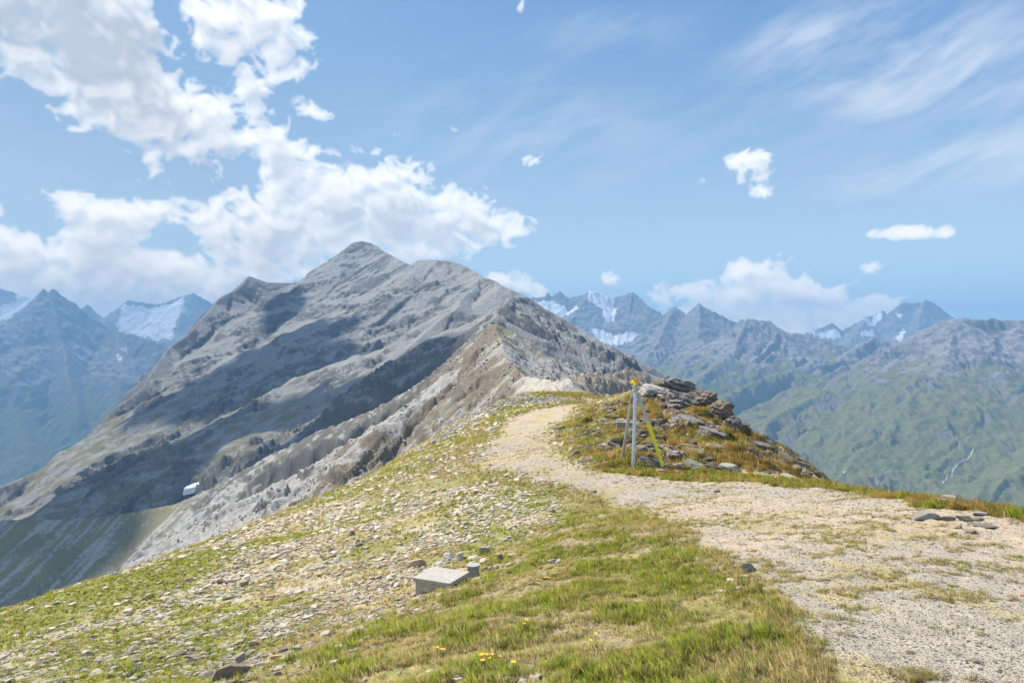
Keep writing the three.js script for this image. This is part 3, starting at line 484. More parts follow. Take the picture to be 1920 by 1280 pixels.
function boxUv(g, k) { const p = g.attributes.position, n = g.attributes.normal, uv = new Float32Array(p.count * 2); for (let i = 0; i < p.count; i++) { const ax = Math.abs(n.getX(i)), ay = Math.abs(n.getY(i)), az = Math.abs(n.getZ(i)); if (ay >= ax && ay >= az) { uv[i * 2] = p.getX(i) / k; uv[i * 2 + 1] = p.getZ(i) / k; } else if (ax >= az) { uv[i * 2] = p.getZ(i) / k; uv[i * 2 + 1] = p.getY(i) / k; } else { uv[i * 2] = p.getX(i) / k; uv[i * 2 + 1] = p.getY(i) / k; } } g.setAttribute('uv', new THREE.BufferAttribute(uv, 2)); return g; }
const stoneMat = (r, g, b) => new THREE.MeshStandardMaterial({ color: new THREE.Color().setRGB(r, g, b), map: rockTex[0], bumpMap: rockTex[1], bumpScale: 0.012, roughness: 0.93 });
const M = { pale: stoneMat(0.74, 0.67, 0.57), white: stoneMat(0.8, 0.78, 0.74), tan: stoneMat(0.52, 0.41, 0.29), grey: stoneMat(0.40, 0.385, 0.36), slate: stoneMat(0.235, 0.22, 0.205), brown: stoneMat(0.34, 0.275, 0.21), green: stoneMat(0.47, 0.50, 0.46), umber: stoneMat(0.25, 0.21, 0.165) };
const used = {};
const numbered = (name) => { const n = used[name] = (used[name] ?? -1) + 1; return n ? name + '_' + String(n).padStart(3, '0') : name; };
function tag(o, label, category, group) { o.userData.label = label; o.userData.category = category; if (group) o.userData.group = group; o.castShadow = o.receiveShadow = true; return o; }
let stoneSeed = 100;
// a stone that stands w by h picture units tall where its foot meets the ground
function stone(name, px, py, w, h, mat, label, category, o = {}) {
  const p = G(px, py), d = -p[2], W = w / FOCAL * d, Hh = (o.tall ?? h / FOCAL * d), D = W * (o.deep ?? 0.7);
  const g = boxUv(stoneGeo(stoneSeed += 7, W, Hh, D, o.detail ?? 3, o.cuts ?? 8, o.rough ?? 0.06, o.layers ?? 0), 0.35 * Math.max(0.5, W));
  const m = new THREE.Mesh(g, mat); m.name = numbered(name);
  m.position.set(p[0], p[1] + Hh * (o.lift ?? 0.34), p[2] - D * 0.25);
  m.quaternion.setFromUnitVectors(new THREE.Vector3(0, 1, 0), groundN(p[0], p[2]).lerp(new THREE.Vector3(0, 1, 0), o.level ?? 0.3).normalize());
  m.rotateY(rad(o.turn ?? (R() * 60 - 30))); m.rotateZ(rad(o.tilt ?? 0)); m.rotateX(rad(o.nod ?? 0));
  scene.add(m); tag(m, label, category, o.group); return m;
}
// stones that stand out
for (const [px, py, w, h, mat, label, o] of [
  [785, 1062, 42, 15, 'tan', 'flat tan slab with shaded lower edge just uphill of the concrete cover', { turn: -32, deep: 0.45, tilt: 4 }],
  [418, 1274, 62, 26, 'brown', 'largest brown slab standing on edge near the lower left corner of the slope', { turn: 24, deep: 0.35, tilt: 8, level: 0.6 }],
  [384, 1273, 20, 13, 'grey', 'grey stone leaning against the largest brown slab', {}],
  [446, 1241, 19, 16, 'grey', 'square grey block above the largest brown slab', { deep: 0.8 }],
  [466, 1228, 22, 8, 'grey', 'thin grey plate next to the square grey block', { turn: 30 }],
  [334, 1229, 24, 9, 'brown', 'dark brown flat stone, upper one of two in the lower left gravel', { turn: 18 }],
  [362, 1238, 26, 9, 'brown', 'dark brown flat stone, lower one of two in the lower left gravel', { turn: 26 }],
  [477, 1211, 22, 13, 'tan', 'tan stone lump in the pale gravel uphill of the square grey block', {}],
  [522, 1237, 26, 10, 'tan', 'ochre edged flat stone beside the green turf edge low on the slope', { turn: 20 }],
  [210, 1252, 15, 9, 'slate', 'dark little stone with a white one in front in the far left gravel', {}],
  [212, 1256, 16, 7, 'white', 'elongated white stone in front of a dark little stone, far left gravel', { turn: 30 }],
  [625, 1249, 16, 9, 'white', 'rounded white stone at the left rim of the green turf', { rough: 0.1 }],
  [610, 1255, 12, 7, 'white', 'smaller white stone touching the rounded white stone at the turf rim', {}],
  [800, 1268, 52, 9, 'pale', 'long pale slab sunk in green turf at the bottom edge', { turn: 28, deep: 0.3 }],
  [858, 1278, 20, 8, 'pale', 'pale stone cut by the bottom edge, in green turf', {}],
  [1063, 1192, 12, 10, 'white', 'single bright white stone in the middle of the green turf', { rough: 0.1 }],
  [910, 1037, 28, 14, 'green', 'greenish grey triangular slab above the round capped pipe', { turn: -40, tilt: 10 }],
  [890, 1050, 20, 8, 'pale', 'pale flat stone left of the greenish triangular slab', {}],
  [905, 1055, 18, 8, 'pale', 'pale flat stone just below the greenish triangular slab', {}],
  [838, 1050, 20, 13, 'white', 'pointed whitish stone uphill between the concrete cover and the tan slab', {}],
  [862, 1052, 16, 16, 'pale', 'upright pale stone beside the bare dark earth patch', { deep: 0.5 }],
  [886, 1062, 18, 10, 'green', 'small greenish stone directly behind the round capped pipe', {}],
  [962, 1046, 22, 8, 'tan', 'tan sliver of stone at the upper tip of the green turf', { turn: 38 }],
  [936, 1052, 10, 14, 'brown', 'brown stone half hidden in grass right of the round capped pipe', {}],
  [823, 1120, 20, 9, 'tan', 'tan stone leaning on the front of the concrete cover', { turn: 25, tilt: 15 }],
  [856, 1110, 26, 6, 'tan', 'flat tan stone at the right corner of the concrete cover', {}],
  [893, 1092, 24, 10, 'tan', 'pinkish tan stone at the foot of the round capped pipe', { turn: 24 }],
  [757, 1132, 14, 8, 'brown', 'brown stone downhill left of the concrete cover', {}],
  [780, 1148, 10, 7, 'white', 'white stone in the turf edge below the concrete cover', {}],
  [744, 1100, 14, 8, 'white', 'white stone in the bare gravel left of the concrete cover', {}],
  [423, 1019, 12, 8, 'white', 'white stone on the skyline of the slope above the shaded spur', {}],
  [518, 1046, 18, 7, 'pale', 'pale flat stone, left one of three in a row high on the slope', { turn: 20 }],
  [533, 1040, 20, 7, 'pale', 'pale flat stone, uppermost of three in a row high on the slope', { turn: 30 }],
  [530, 1048, 18, 7, 'tan', 'tan flat stone, right one of three in a row high on the slope', { turn: 12 }],
  [621, 1037, 14, 11, 'slate', 'dark upright stone on the open slope right of the row of three', {}],
  [632, 1054, 14, 9, 'pale', 'pale block below the dark upright stone on the open slope', {}],
  [659, 1004, 13, 10, 'slate', 'dark rounded stone high on the slope', { rough: 0.1 }],
  [673, 1024, 14, 6, 'slate', 'thin dark stone below the dark rounded stone', {}],
  [410, 1093, 14, 8, 'brown', 'reddish brown stone on the upper left slope', {}],
  [456, 1099, 17, 12, 'tan', 'orange tan stone at the head of the pale gravel band', { rough: 0.1 }],
  [276, 1119, 14, 6, 'grey', 'grey flat stone in the green turf near the left skyline', { turn: 20 }],
  [808, 865, 18, 7, 'slate', 'dark flat stone by the gravel lens left of the track', {}],
  [1406, 1072, 24, 18, 'grey', 'grey wedge shaped stone at the left edge of the gravel', { deep: 0.6, tilt: -14 }],
  [1392, 1066, 40, 6, 'brown', 'thin dark slab lying behind the grey wedge shaped stone', { turn: -8, deep: 0.3 }],
  [1398, 1084, 24, 6, 'tan', 'tan flat stone in front of the grey wedge shaped stone', { turn: 10 }],
  [1384, 1106, 10, 7, 'white', 'little white stone below the grey wedge shaped stone', {}],
  [1372, 1092, 18, 7, 'pale', 'pale broken plate left of the tan flat stone', {}],
  [1355, 1112, 18, 6, 'pale', 'pale plate in short grass, lowest below the grey wedge shaped stone', {}],
  [1777, 949, 46, 20, 'tan', 'pale layered boulder on the rim above the valley', { layers: 3.2, turn: -12, deep: 0.7, detail: 10, lift: 0.4 }],
  [1740, 972, 36, 12, 'grey', 'long grey block with a dark front on the gravel near the rim', { turn: -4, deep: 0.45, cuts: 4 }],
  [1784, 977, 22, 9, 'slate', 'dark stone in the rubble, next right of the long grey block', {}],
  [1811, 976, 22, 10, 'slate', 'dark blunt stone in the middle of the rubble near the rim', {}],
  [1838, 977, 28, 7, 'slate', 'thin dark slab at the right side of the rubble near the rim', { turn: 8 }],
  [1822, 1000, 22, 8, 'brown', 'dark pointed stone alone in front of the rubble near the rim', { tilt: 10 }],
  [1850, 988, 34, 4, 'slate', 'very thin dark plate in the rubble, lower right', { turn: -6 }],
  [1842, 965, 34, 5, 'grey', 'long flat grey plate at the back of the rubble near the rim', { turn: 6 }],
  [1796, 990, 20, 6, 'tan', 'tan flat stone at the front of the rubble near the rim', {}],
  [1888, 966, 16, 7, 'grey', 'grey stone on the rim just below the little cairn', {}],
  [1918, 956, 24, 5, 'slate', 'flat slate at the right picture edge on the rim', {}],
  [1457, 900, 12, 8, 'white', 'white stone on the grassy verge where the knoll ends', {}],
  [1732, 1052, 30, 9, 'tan', 'smooth pale tan stone half buried in the gravel', { lift: 0.05, rough: 0.1 }],
  [1708, 1225, 20, 6, 'brown', 'dark flat stone alone on the gravel at lower right', {}],
  [1832, 1243, 20, 7, 'brown', 'reddish dark stone on the gravel in the lower right corner', {}],
  [1347, 923, 12, 5, 'slate', 'small dark stone on the middle of the track', {}],
  [1113, 924, 12, 5, 'slate', 'small dark stone on the near edge of the track at the bend', {}],
  [1291, 819, 8, 7, 'white', 'left one of two white stones on the rusty slope of the knoll', { rough: 0.1 }],
  [1307, 823, 10, 8, 'white', 'right one of two white stones on the rusty slope of the knoll', { rough: 0.1 }],
  [927, 781, 12, 6, 'slate', 'dark boulder in the rubble bank left of the track', {}],
  [1120, 806, 12, 5, 'white', 'patch of whitish rock in the turf left of the tripod', {}],
]) stone('stone', px, py, w, h, M[mat], label, 'stone', { detail: 6, cuts: 13, ...o });

// the crags of the knoll
for (const [px, py, w, h, mat, label, o] of [
  [1232, 742, 60, 22, 'grey', 'broken grey crag on the knoll where the track rim meets the rock', {}],
  [1266, 738, 66, 32, 'slate', 'topmost dark crag of the knoll with layered rock', {}],
  [1282, 772, 66, 42, 'slate', 'large dark overhanging crag in the middle of the knoll', { deep: 0.9 }],
  [1318, 762, 58, 38, 'umber', 'brown layered crag on the knoll skyline right of the top', {}],
  [1352, 788, 42, 42, 'umber', 'upright brown crag on the falling skyline of the knoll', { deep: 0.8 }],
  [1381, 806, 32, 32, 'slate', 'last dark tooth of rock at the end of the knoll skyline', { deep: 0.8 }],
  [1300, 800, 60, 22, 'slate', 'dark rib of rock below the large overhanging crag', { turn: -30 }],
  [1345, 826, 60, 20, 'slate', 'dark rib of rock low on the right flank of the knoll', { turn: -30 }],
  [1425, 842, 46, 16, 'slate', 'jagged dark ledge on the lower right edge of the knoll', { turn: -28 }],
  [1470, 862, 46, 16, 'slate', 'second jagged ledge lower down the right edge of the knoll', { turn: -28 }],
  [1504, 880, 40, 16, 'slate', 'lowest dark ledge at the right foot of the knoll', { turn: -20 }],
  [1218, 872, 46, 16, 'slate', 'long dark slab of rock behind the yellow sleeved tripod leg', { turn: -12, deep: 0.4 }],
  [1272, 862, 34, 20, 'grey', 'rounded grey boulder right of the yellow sleeved leg', { turn: 15 }],
  [1256, 846, 22, 12, 'tan', 'pinkish boulder above the rounded grey boulder', {}],
  [1306, 878, 34, 14, 'grey', 'grey slab between the rounded boulder and the dark heap at the knoll foot', {}],
  [1335, 884, 44, 20, 'slate', 'dark rock heap at the foot of the knoll by the verge', { cuts: 12 }],
  [1372, 886, 44, 18, 'grey', 'grey slabby rock right of the dark heap at the knoll foot', {}],
  [1330, 866, 32, 14, 'slate', 'dark block above the dark heap at the knoll foot', {}],
  [1216, 842, 30, 16, 'slate', 'dark rock beside the front leg of the tripod, in shade', {}],
]) stone('crag', px, py, w, h, M[mat], label, 'crag', { layers: 3 + (px % 3), detail: 12, cuts: 10, rough: 0.16, tilt: -12, lift: 0.28, level: 0.7, ...o });

// the little cairn on the rim
{
  const p = G(1881, 957), d = -p[2], k = d / FOCAL, g = new THREE.Group(); g.name = 'cairn'; g.position.set(p[0], p[1], p[2]); scene.add(g);
  [[0, 2.5, 14, 6], [0, 7.5, 10, 6], [1, 12.5, 7, 6]].forEach(([x, y, w, h], i) => { const m = new THREE.Mesh(boxUv(stoneGeo(900 + i, w * k, h * k, w * k * 0.8, 2, 7), 0.1), i === 1 ? M.pale : M.grey); m.name = 'stacked_stone'; m.position.set(x * k, y * k, 0); m.rotation.y = i; m.castShadow = m.receiveShadow = true; g.add(m); });
  tag(g, 'little cairn of three stones on the grassy rim above the valley', 'cairn');
}

// scattered stones that can still be told apart, then the rest as one mass
const spot = (a0, a1, r0, r1, t) => { const az = rad(lerp(a0, a1, t())), r = Math.sqrt(lerp(r0 * r0, r1 * r1, t())); return [Math.sin(az) * r, -Math.cos(az) * r]; };
const up = new THREE.Vector3(0, 1, 0), qa = new THREE.Quaternion(), qb = new THREE.Quaternion(), ev = new THREE.Euler();
function poseStone(x, z, size, flat, t, sink = 0.12) {
  const y = groundH(x, z); qa.setFromUnitVectors(up, groundN(x, z)); ev.set((t() - 0.5) * 0.5, t() * 6.283, (t() - 0.5) * 0.5); qb.setFromEuler(ev); qa.multiply(qb);
  return new THREE.Matrix4().compose(new THREE.Vector3(x, y + size * flat * sink, z), qa.clone(), new THREE.Vector3(size * (0.8 + 0.5 * t()), size * flat, size * (0.6 + 0.4 * t())));
}
const plates = [0, 1, 2, 3].map((i) => boxUv(stoneGeo(400 + i * 13, 1, 1, 1, 1, 7, 0.1), 0.8));
function stonyness(x, z) { const m = maskAt(x, z), a = fbm(x / 2.2 + 30, z / 2.2, 4), e = fbm(x / 7 + 13, z / 7, 3); const open = (1 - m.track) * (1 - m.lush) * (1 - m.top * 0.75) * (1 - m.knoll); return open * sstep(-0.3, 0.4, a + 0.6 * e + 0.02) + 0.16 * m.lush * sstep(0.0, 0.35, -a + 0.1); }
{
  const t = rng(51); let n = 0, tries = 0;
  const kinds = [['pale', 'pale flat stone lying in thin grass on the stony slope'], ['tan', 'tan flat stone lying in thin grass on the stony slope'], ['grey', 'grey flat stone lying in thin grass on the stony slope']];
  while (n < 170 && tries++ < 20000) {
    const r = 5 + 30 * Math.pow(t(), 1.3), az = rad(-37 + 36 * t()), x = Math.sin(az) * r, z = -Math.cos(az) * r;
    if (t() > stonyness(x, z)) continue;
    const k = t() < 0.62 ? 0 : t() < 0.6 ? 1 : 2, m = new THREE.Mesh(plates[n % 4], M[kinds[k][0]]), size = (10 + 9 * t() * t()) / FOCAL * r;
    poseStone(x, z, size, 0.28 + 0.2 * t(), t).decompose(m.position, m.quaternion, m.scale);
    const cx = 960 + FOCAL * x / -z, where = r > 22 ? 'high on the slope near its skyline' : cx < 330 ? (r < 12 ? 'in the gravel of the lower left corner' : 'on the turfed left part of the slope') : cx < 640 ? (r < 13 ? 'in the pale gravel left of the green turf' : 'in mid slope left of the concrete cover') : r < 15 ? 'close round the concrete cover' : 'on the slope between concrete cover and track', label = kinds[k][0] + ' flat stone ' + where;
    m.name = numbered('stone'); scene.add(m); tag(m, label, 'stone', label.replace('stone', 'stones')); n++;
  }
}
function scatter(name, geos, mat, count, t, pick, tint) {
  const lists = geos.map(() => []);
  for (let i = 0, tries = 0; i < count && tries < count * 12; tries++) { const m = pick(t); if (!m) continue; lists[i % geos.length].push([m, tint(t)]); i++; }
  const holder = new THREE.Group(); holder.name = name; holder.userData.kind = 'stuff'; scene.add(holder);
  geos.forEach((g, k) => { const im = new THREE.InstancedMesh(g, mat, lists[k].length); lists[k].forEach(([m, c], i) => { im.setMatrixAt(i, m); im.setColorAt(i, c); }); im.name = name + '_patch'; im.userData.kind = 'stuff'; im.castShadow = im.receiveShadow = true; holder.add(im); });
  return holder;
}
const tone = (list, spread = 0.14) => (t) => { const c = list[Math.floor(t() * list.length)], v = 1 + spread * (t() * 2 - 1); return new THREE.Color().setRGB(c[0] * v, c[1] * v, c[2] * v); };
const whiteStone = stoneMat(1, 1, 1);
const paleTones = [[0.78, 0.70, 0.59], [0.72, 0.63, 0.51], [0.80, 0.76, 0.69], [0.64, 0.54, 0.41], [0.54, 0.50, 0.45], [0.74, 0.63, 0.48]];
scatter('slope_stones', plates, whiteStone, 30000, rng(61), (t) => { const r = 4 + 66 * Math.pow(t(), 1.7), az = rad(-42 + 46 * t()), x = Math.sin(az) * r, z = -Math.cos(az) * r; if (t() > stonyness(x, z)) return null; return poseStone(x, z, (0.02 + 0.075 * t() * t()) * (0.55 + r / 14) + 0.01, 0.3 + 0.25 * t(), t, 0.25); }, tone(paleTones));
scatter('skyline_stones', plates, whiteStone, 9000, rng(65), (t) => { const r = 24 + 66 * Math.sqrt(t()), az = rad(-40 + 46 * t()), x = Math.sin(az) * r, z = -Math.cos(az) * r; if (x < -36 || groundSpline(x, z) < -21 || t() > stonyness(x, z)) return null; return poseStone(x, z, 0.08 + 0.16 * t() * t() * t(), 0.35 + 0.25 * t(), t, 0.25); }, tone(paleTones));
scatter('gravel', plates, whiteStone, 46000, rng(62), (t) => { const r = 2.2 + 34 * Math.pow(t(), 1.6), az = rad(-16 + 58 * t()), x = Math.sin(az) * r, z = -Math.cos(az) * r, m = maskAt(x, z); if (m.track < 0.6) return null; return poseStone(x, z, 0.006 + 0.022 * t() * t() * t() * (0.6 + r / 9), 0.4, t); }, tone([[0.60, 0.53, 0.43], [0.54, 0.48, 0.40], [0.68, 0.60, 0.49], [0.42, 0.38, 0.33], [0.60, 0.48, 0.36], [0.34, 0.31, 0.28]]));
scatter('knoll_rubble', plates, whiteStone, 10000, rng(63), (t) => { const r = 20 + 42 * t(), az = rad(2 + 24 * t()), x = Math.sin(az) * r, z = -Math.cos(az) * r, m = maskAt(x, z); if (t() > m.knoll * sstep(-0.25, 0.35, fbm(x / 3 + 8, z / 3, 3))) return null; return poseStone(x, z, 0.07 + 0.36 * Math.pow(t(), 4), 0.35 + 0.35 * t(), t, 0.2); }, tone([[0.21, 0.18, 0.145], [0.28, 0.245, 0.20], [0.15, 0.135, 0.115], [0.38, 0.34, 0.285], [0.26, 0.205, 0.145]]));
scatter('bank_rubble', plates, whiteStone, 5000, rng(64), (t) => { const r = 36 + 60 * t(), az = rad(-9 + 17 * t()), x = Math.sin(az) * r, z = -Math.cos(az) * r, m = maskAt(x, z); if (t() > m.rubble) return null; return poseStone(x, z, 0.15 + 0.4 * t() * t(), 0.45, t, 0.2); }, tone([[0.36, 0.35, 0.33], [0.46, 0.44, 0.41], [0.26, 0.25, 0.24]]));

// loose blocks on the far debris slopes
function poseBlock(h, x, z, size, t) { ev.set((t() - 0.5) * 1.2, t() * 6.283, (t() - 0.5) * 1.2); qa.setFromEuler(ev); return new THREE.Matrix4().compose(new THREE.Vector3(x, h(x, z) + size * 0.1, z), qa.clone(), new THREE.Vector3(size * (0.8 + 0.6 * t()), size * (0.5 + 0.4 * t()), size * (0.7 + 0.5 * t()))); }
const blockTones = tone([[0.44, 0.42, 0.385], [0.52, 0.495, 0.46], [0.38, 0.355, 0.32], [0.30, 0.275, 0.24]], 0.18);
scatter('scree_blocks', plates, whiteStone, 36000, rng(66), (t) => { const r = 100 * Math.pow(6.4, t()), az = rad(-30 + 42 * t()), x = Math.sin(az) * r, z = -Math.cos(az) * r; if (t() > sstep(-0.1, 0.35, fbm(x / 30, z / 30, 3))) return null; const q = ridgeNet(x, z); if ((q.k === 0 && q.d < 6 && q.s < 235) || (q.k === 2 && q.s > 330)) return null; return poseBlock(ridgeH, x, z, (0.22 + 0.8 * Math.pow(t(), 5)) * (0.5 + r / 420), t); }, blockTones);

// ---------------------------------------------------------------- grass
function tuftGeo(seed, blades, height, spread, lean) {
  const t = rng(seed), pos = [], nor = [], idx = [];
  for (let b = 0; b < blades; b++) {
    const a = t() * 6.283, r = spread * Math.sqrt(t()), bx = Math.cos(a) * r, bz = Math.sin(a) * r, h = height * (0.55 + 0.6 * t()), w = 0.0022 + 0.0018 * t(), dir = a + (t() - 0.5) * 2, bend = lean * (0.3 + t()) * h, tx = Math.cos(dir + 1.57), tz = Math.sin(dir + 1.57), o = pos.length / 3, N = 3;
    for (let k = 0; k <= N; k++) { const f = k / N, ww = w * (1 - 0.85 * f * f), cx = bx + Math.cos(dir) * bend * f * f, cz = bz + Math.sin(dir) * bend * f * f, cy = h * (f - 0.18 * lean * f * f); pos.push(cx - tx * ww, cy, cz - tz * ww, cx + tx * ww, cy, cz + tz * ww); for (let q = 0; q < 2; q++) nor.push(Math.cos(dir) * 0.7, 0.7, Math.sin(dir) * 0.7); if (k < N) { const i = o + k * 2; idx.push(i, i + 1, i + 2, i + 1, i + 3, i + 2); } }
  }
  const g = new THREE.BufferGeometry(); g.setAttribute('position', new THREE.Float32BufferAttribute(pos, 3)); g.setAttribute('normal', new THREE.Float32BufferAttribute(nor, 3)); g.setIndex(idx); return g;
}
const bladeMat = new THREE.MeshPhysicalMaterial({ color: 0xffffff, roughness: 1, specularIntensity: 0.15, transmission: 0.4, thickness: 0, side: THREE.DoubleSide });
const tufts = [tuftGeo(1, 20, 0.085, 0.05, 0.5), tuftGeo(2, 24, 0.07, 0.06, 0.8), tuftGeo(3, 18, 0.11, 0.045, 0.45), tuftGeo(4, 16, 0.05, 0.05, 1.1)];
const poseTuft = (x, z, k, t) => { qa.setFromUnitVectors(up, groundN(x, z).lerp(up, 0.6).normalize()); ev.set(0, t() * 6.283, 0); qb.setFromEuler(ev); const s = k * (0.7 + 0.6 * t()); return new THREE.Matrix4().compose(new THREE.Vector3(x, groundH(x, z) - 0.004, z), qa.clone().multiply(qb), new THREE.Vector3(s, s * (0.75 + 0.5 * t()), s)); };
const green = [[0.22, 0.30, 0.016], [0.27, 0.345, 0.022], [0.34, 0.37, 0.035], [0.19, 0.26, 0.02], [0.42, 0.39, 0.07], [0.30, 0.23, 0.07]], dry = [[0.50, 0.40, 0.17], [0.42, 0.31, 0.12], [0.36, 0.33, 0.10], [0.55, 0.46, 0.24]], rusty = [[0.42, 0.25, 0.06], [0.50, 0.33, 0.10], [0.34, 0.28, 0.06], [0.46, 0.38, 0.12]];
let pickTone = 0;
scatter('grass', tufts, bladeMat, 40000, rng(71), (t) => { const r = 2 + 15.2 * t(), az = rad(-46 + 74 * t()), x = Math.sin(az) * r, z = -Math.cos(az) * r, m = maskAt(x, z), a = fbm(x / 1.3 + 70, z / 1.3, 4); if (t() > m.lush * (1 - m.track) * sstep(-0.32, 0.12, a + 0.12 + 0.25 * n2(x / 0.4, z / 0.4))) return null; pickTone = a + 0.4 * fbm(x / 3 + 5, z / 3, 2) + 0.4 * (t() - 0.5); return poseTuft(x, z, 0.52 + 0.45 * a, t); }, (t) => tone(pickTone > -0.08 && t() > 0.12 ? green : dry, 0.22)(t));
scatter('sparse_grass', tufts, bladeMat, 88000, rng(72), (t) => { const r = 4 + 76 * Math.pow(t(), 1.5), az = rad(-44 + 52 * t()), x = Math.sin(az) * r, z = -Math.cos(az) * r, m = maskAt(x, z), a = fbm(x / 1.6 + 40, z / 1.6, 4), e = fbm(x / 8, z / 8 + 20, 3); if (t() > (1 - m.track) * (1 - m.lush) * (1 - m.knoll) * (0.3 + 0.7 * m.top + 0.9 * sstep(-0.15, 0.35, a + 0.5 * e))) return null; pickTone = e + 0.7 * m.top - sstep(16, 40, r) * 0.15 + 0.35 * (t() - 0.5) + 0.1; return poseTuft(x, z, 0.36 + 0.018 * r, t); }, (t) => tone(pickTone > -0.02 ? green : dry, 0.22)(t));
scatter('distant_grass', tufts, bladeMat, 38000, rng(76), (t) => { const r = 24 + 78 * Math.sqrt(t()), az = rad(-40 + 48 * t()), x = Math.sin(az) * r, z = -Math.cos(az) * r; if (x < -36 || groundSpline(x, z) < -21) return null; const m = maskAt(x, z), e = fbm(x / 8, z / 8 + 20, 3); if (t() > (1 - m.track) * (1 - m.knoll) * (1 - 0.8 * m.rubble)) return null; pickTone = e + 0.3 * (t() - 0.5) - 0.02 + (x > -8 && r < 70 ? 0.16 : -0.08); return poseTuft(x, z, 0.9 + 0.017 * r, t); }, (t) => tone(pickTone > 0.02 ? [[0.36, 0.36, 0.045], [0.42, 0.38, 0.07]] : [[0.46, 0.35, 0.10], [0.40, 0.31, 0.09], [0.52, 0.42, 0.18]], 0.2)(t));
scatter('dry_grass', [tufts[1], tufts[3]], bladeMat, 12000, rng(77), (t) => { const r = 3.2 + 14 * t(), az = rad(-38 + 66 * t()), x = Math.sin(az) * r, z = -Math.cos(az) * r, m = maskAt(x, z); if (t() > m.lush * (1 - m.track * 0.7)) return null; return poseTuft(x, z, 0.42 + 0.2 * t(), t); }, tone([[0.50, 0.40, 0.18], [0.42, 0.33, 0.13], [0.38, 0.38, 0.08], [0.56, 0.47, 0.26]], 0.2));
scatter('track_grass', [tufts[1], tufts[3]], bladeMat, 8000, rng(73), (t) => { const r = 2.4 + 40 * Math.pow(t(), 1.5), az = rad(-8 + 52 * t()), x = Math.sin(az) * r, z = -Math.cos(az) * r, m = maskAt(x, z), a = fbm(x / 1.1 + 21, z / 0.6, 4), e = fbm(x / 4 + 2, z / 4, 2); if (t() > m.track * sstep(0.12, 0.5, a + 0.7 * e)) return null; return poseTuft(x, z, 0.42 + 0.012 * r, t); }, (t) => tone(t() < 0.35 ? green : dry, 0.22)(t));
scatter('fringe_grass', tufts, bladeMat, 9000, rng(78), (t) => { const r = 4 + 70 * Math.pow(t(), 1.3), az = rad(-14 + 52 * t()), x = Math.sin(az) * r, z = -Math.cos(az) * r, e = inside(trackArea, x, z), k = clamp(r / 14, 0.5, 2.2); if (t() > sstep(-1.1 * k, -0.1 * k, e) * sstep(0.2 * k, -0.2 * k, e + 0.35 * k * fbm(x / 1.2, z / 1.2, 3))) return null; return poseTuft(x, z, 0.5 + 0.017 * r, t); }, tone([[0.52, 0.41, 0.17], [0.46, 0.34, 0.12], [0.40, 0.36, 0.10], [0.58, 0.48, 0.24]], 0.2));
scatter('verge_grass', tufts, bladeMat, 12000, rng(74), (t) => { const r = 8 + 18 * t(), az = rad(6 + 36 * t()), x = Math.sin(az) * r, z = -Math.cos(az) * r, m = maskAt(x, z); if (m.track > 0.3 || m.knoll > 0.6 || m.lush > 0.3) return null; if (x < 3 || inside(trackArea, x, z) < -2.6) return null; pickTone = fbm(x / 1.5, z / 1.5 + 9, 3); return poseTuft(x, z, 1.2, t); }, (t) => tone(pickTone > 0 ? green : rusty, 0.2)(t));
scatter('knoll_grass', tufts, bladeMat, 36000, rng(75), (t) => { const r = 20 + 42 * t(), az = rad(1 + 25 * t()), x = Math.sin(az) * r, z = -Math.cos(az) * r, m = maskAt(x, z), a = fbm(x / 3 + 8, z / 3, 3); if (t() > m.knoll * sstep(0.38, -0.1, a)) return null; pickTone = fbm(x / 6, z / 6 + 5, 2) + 0.2 * (t() - 0.5) - x * 0.03 + 0.25; return poseTuft(x, z, 1.9, t); }, (t) => tone(pickTone > 0.12 ? [[0.34, 0.33, 0.06], [0.42, 0.36, 0.1]] : rusty, 0.2)(t));

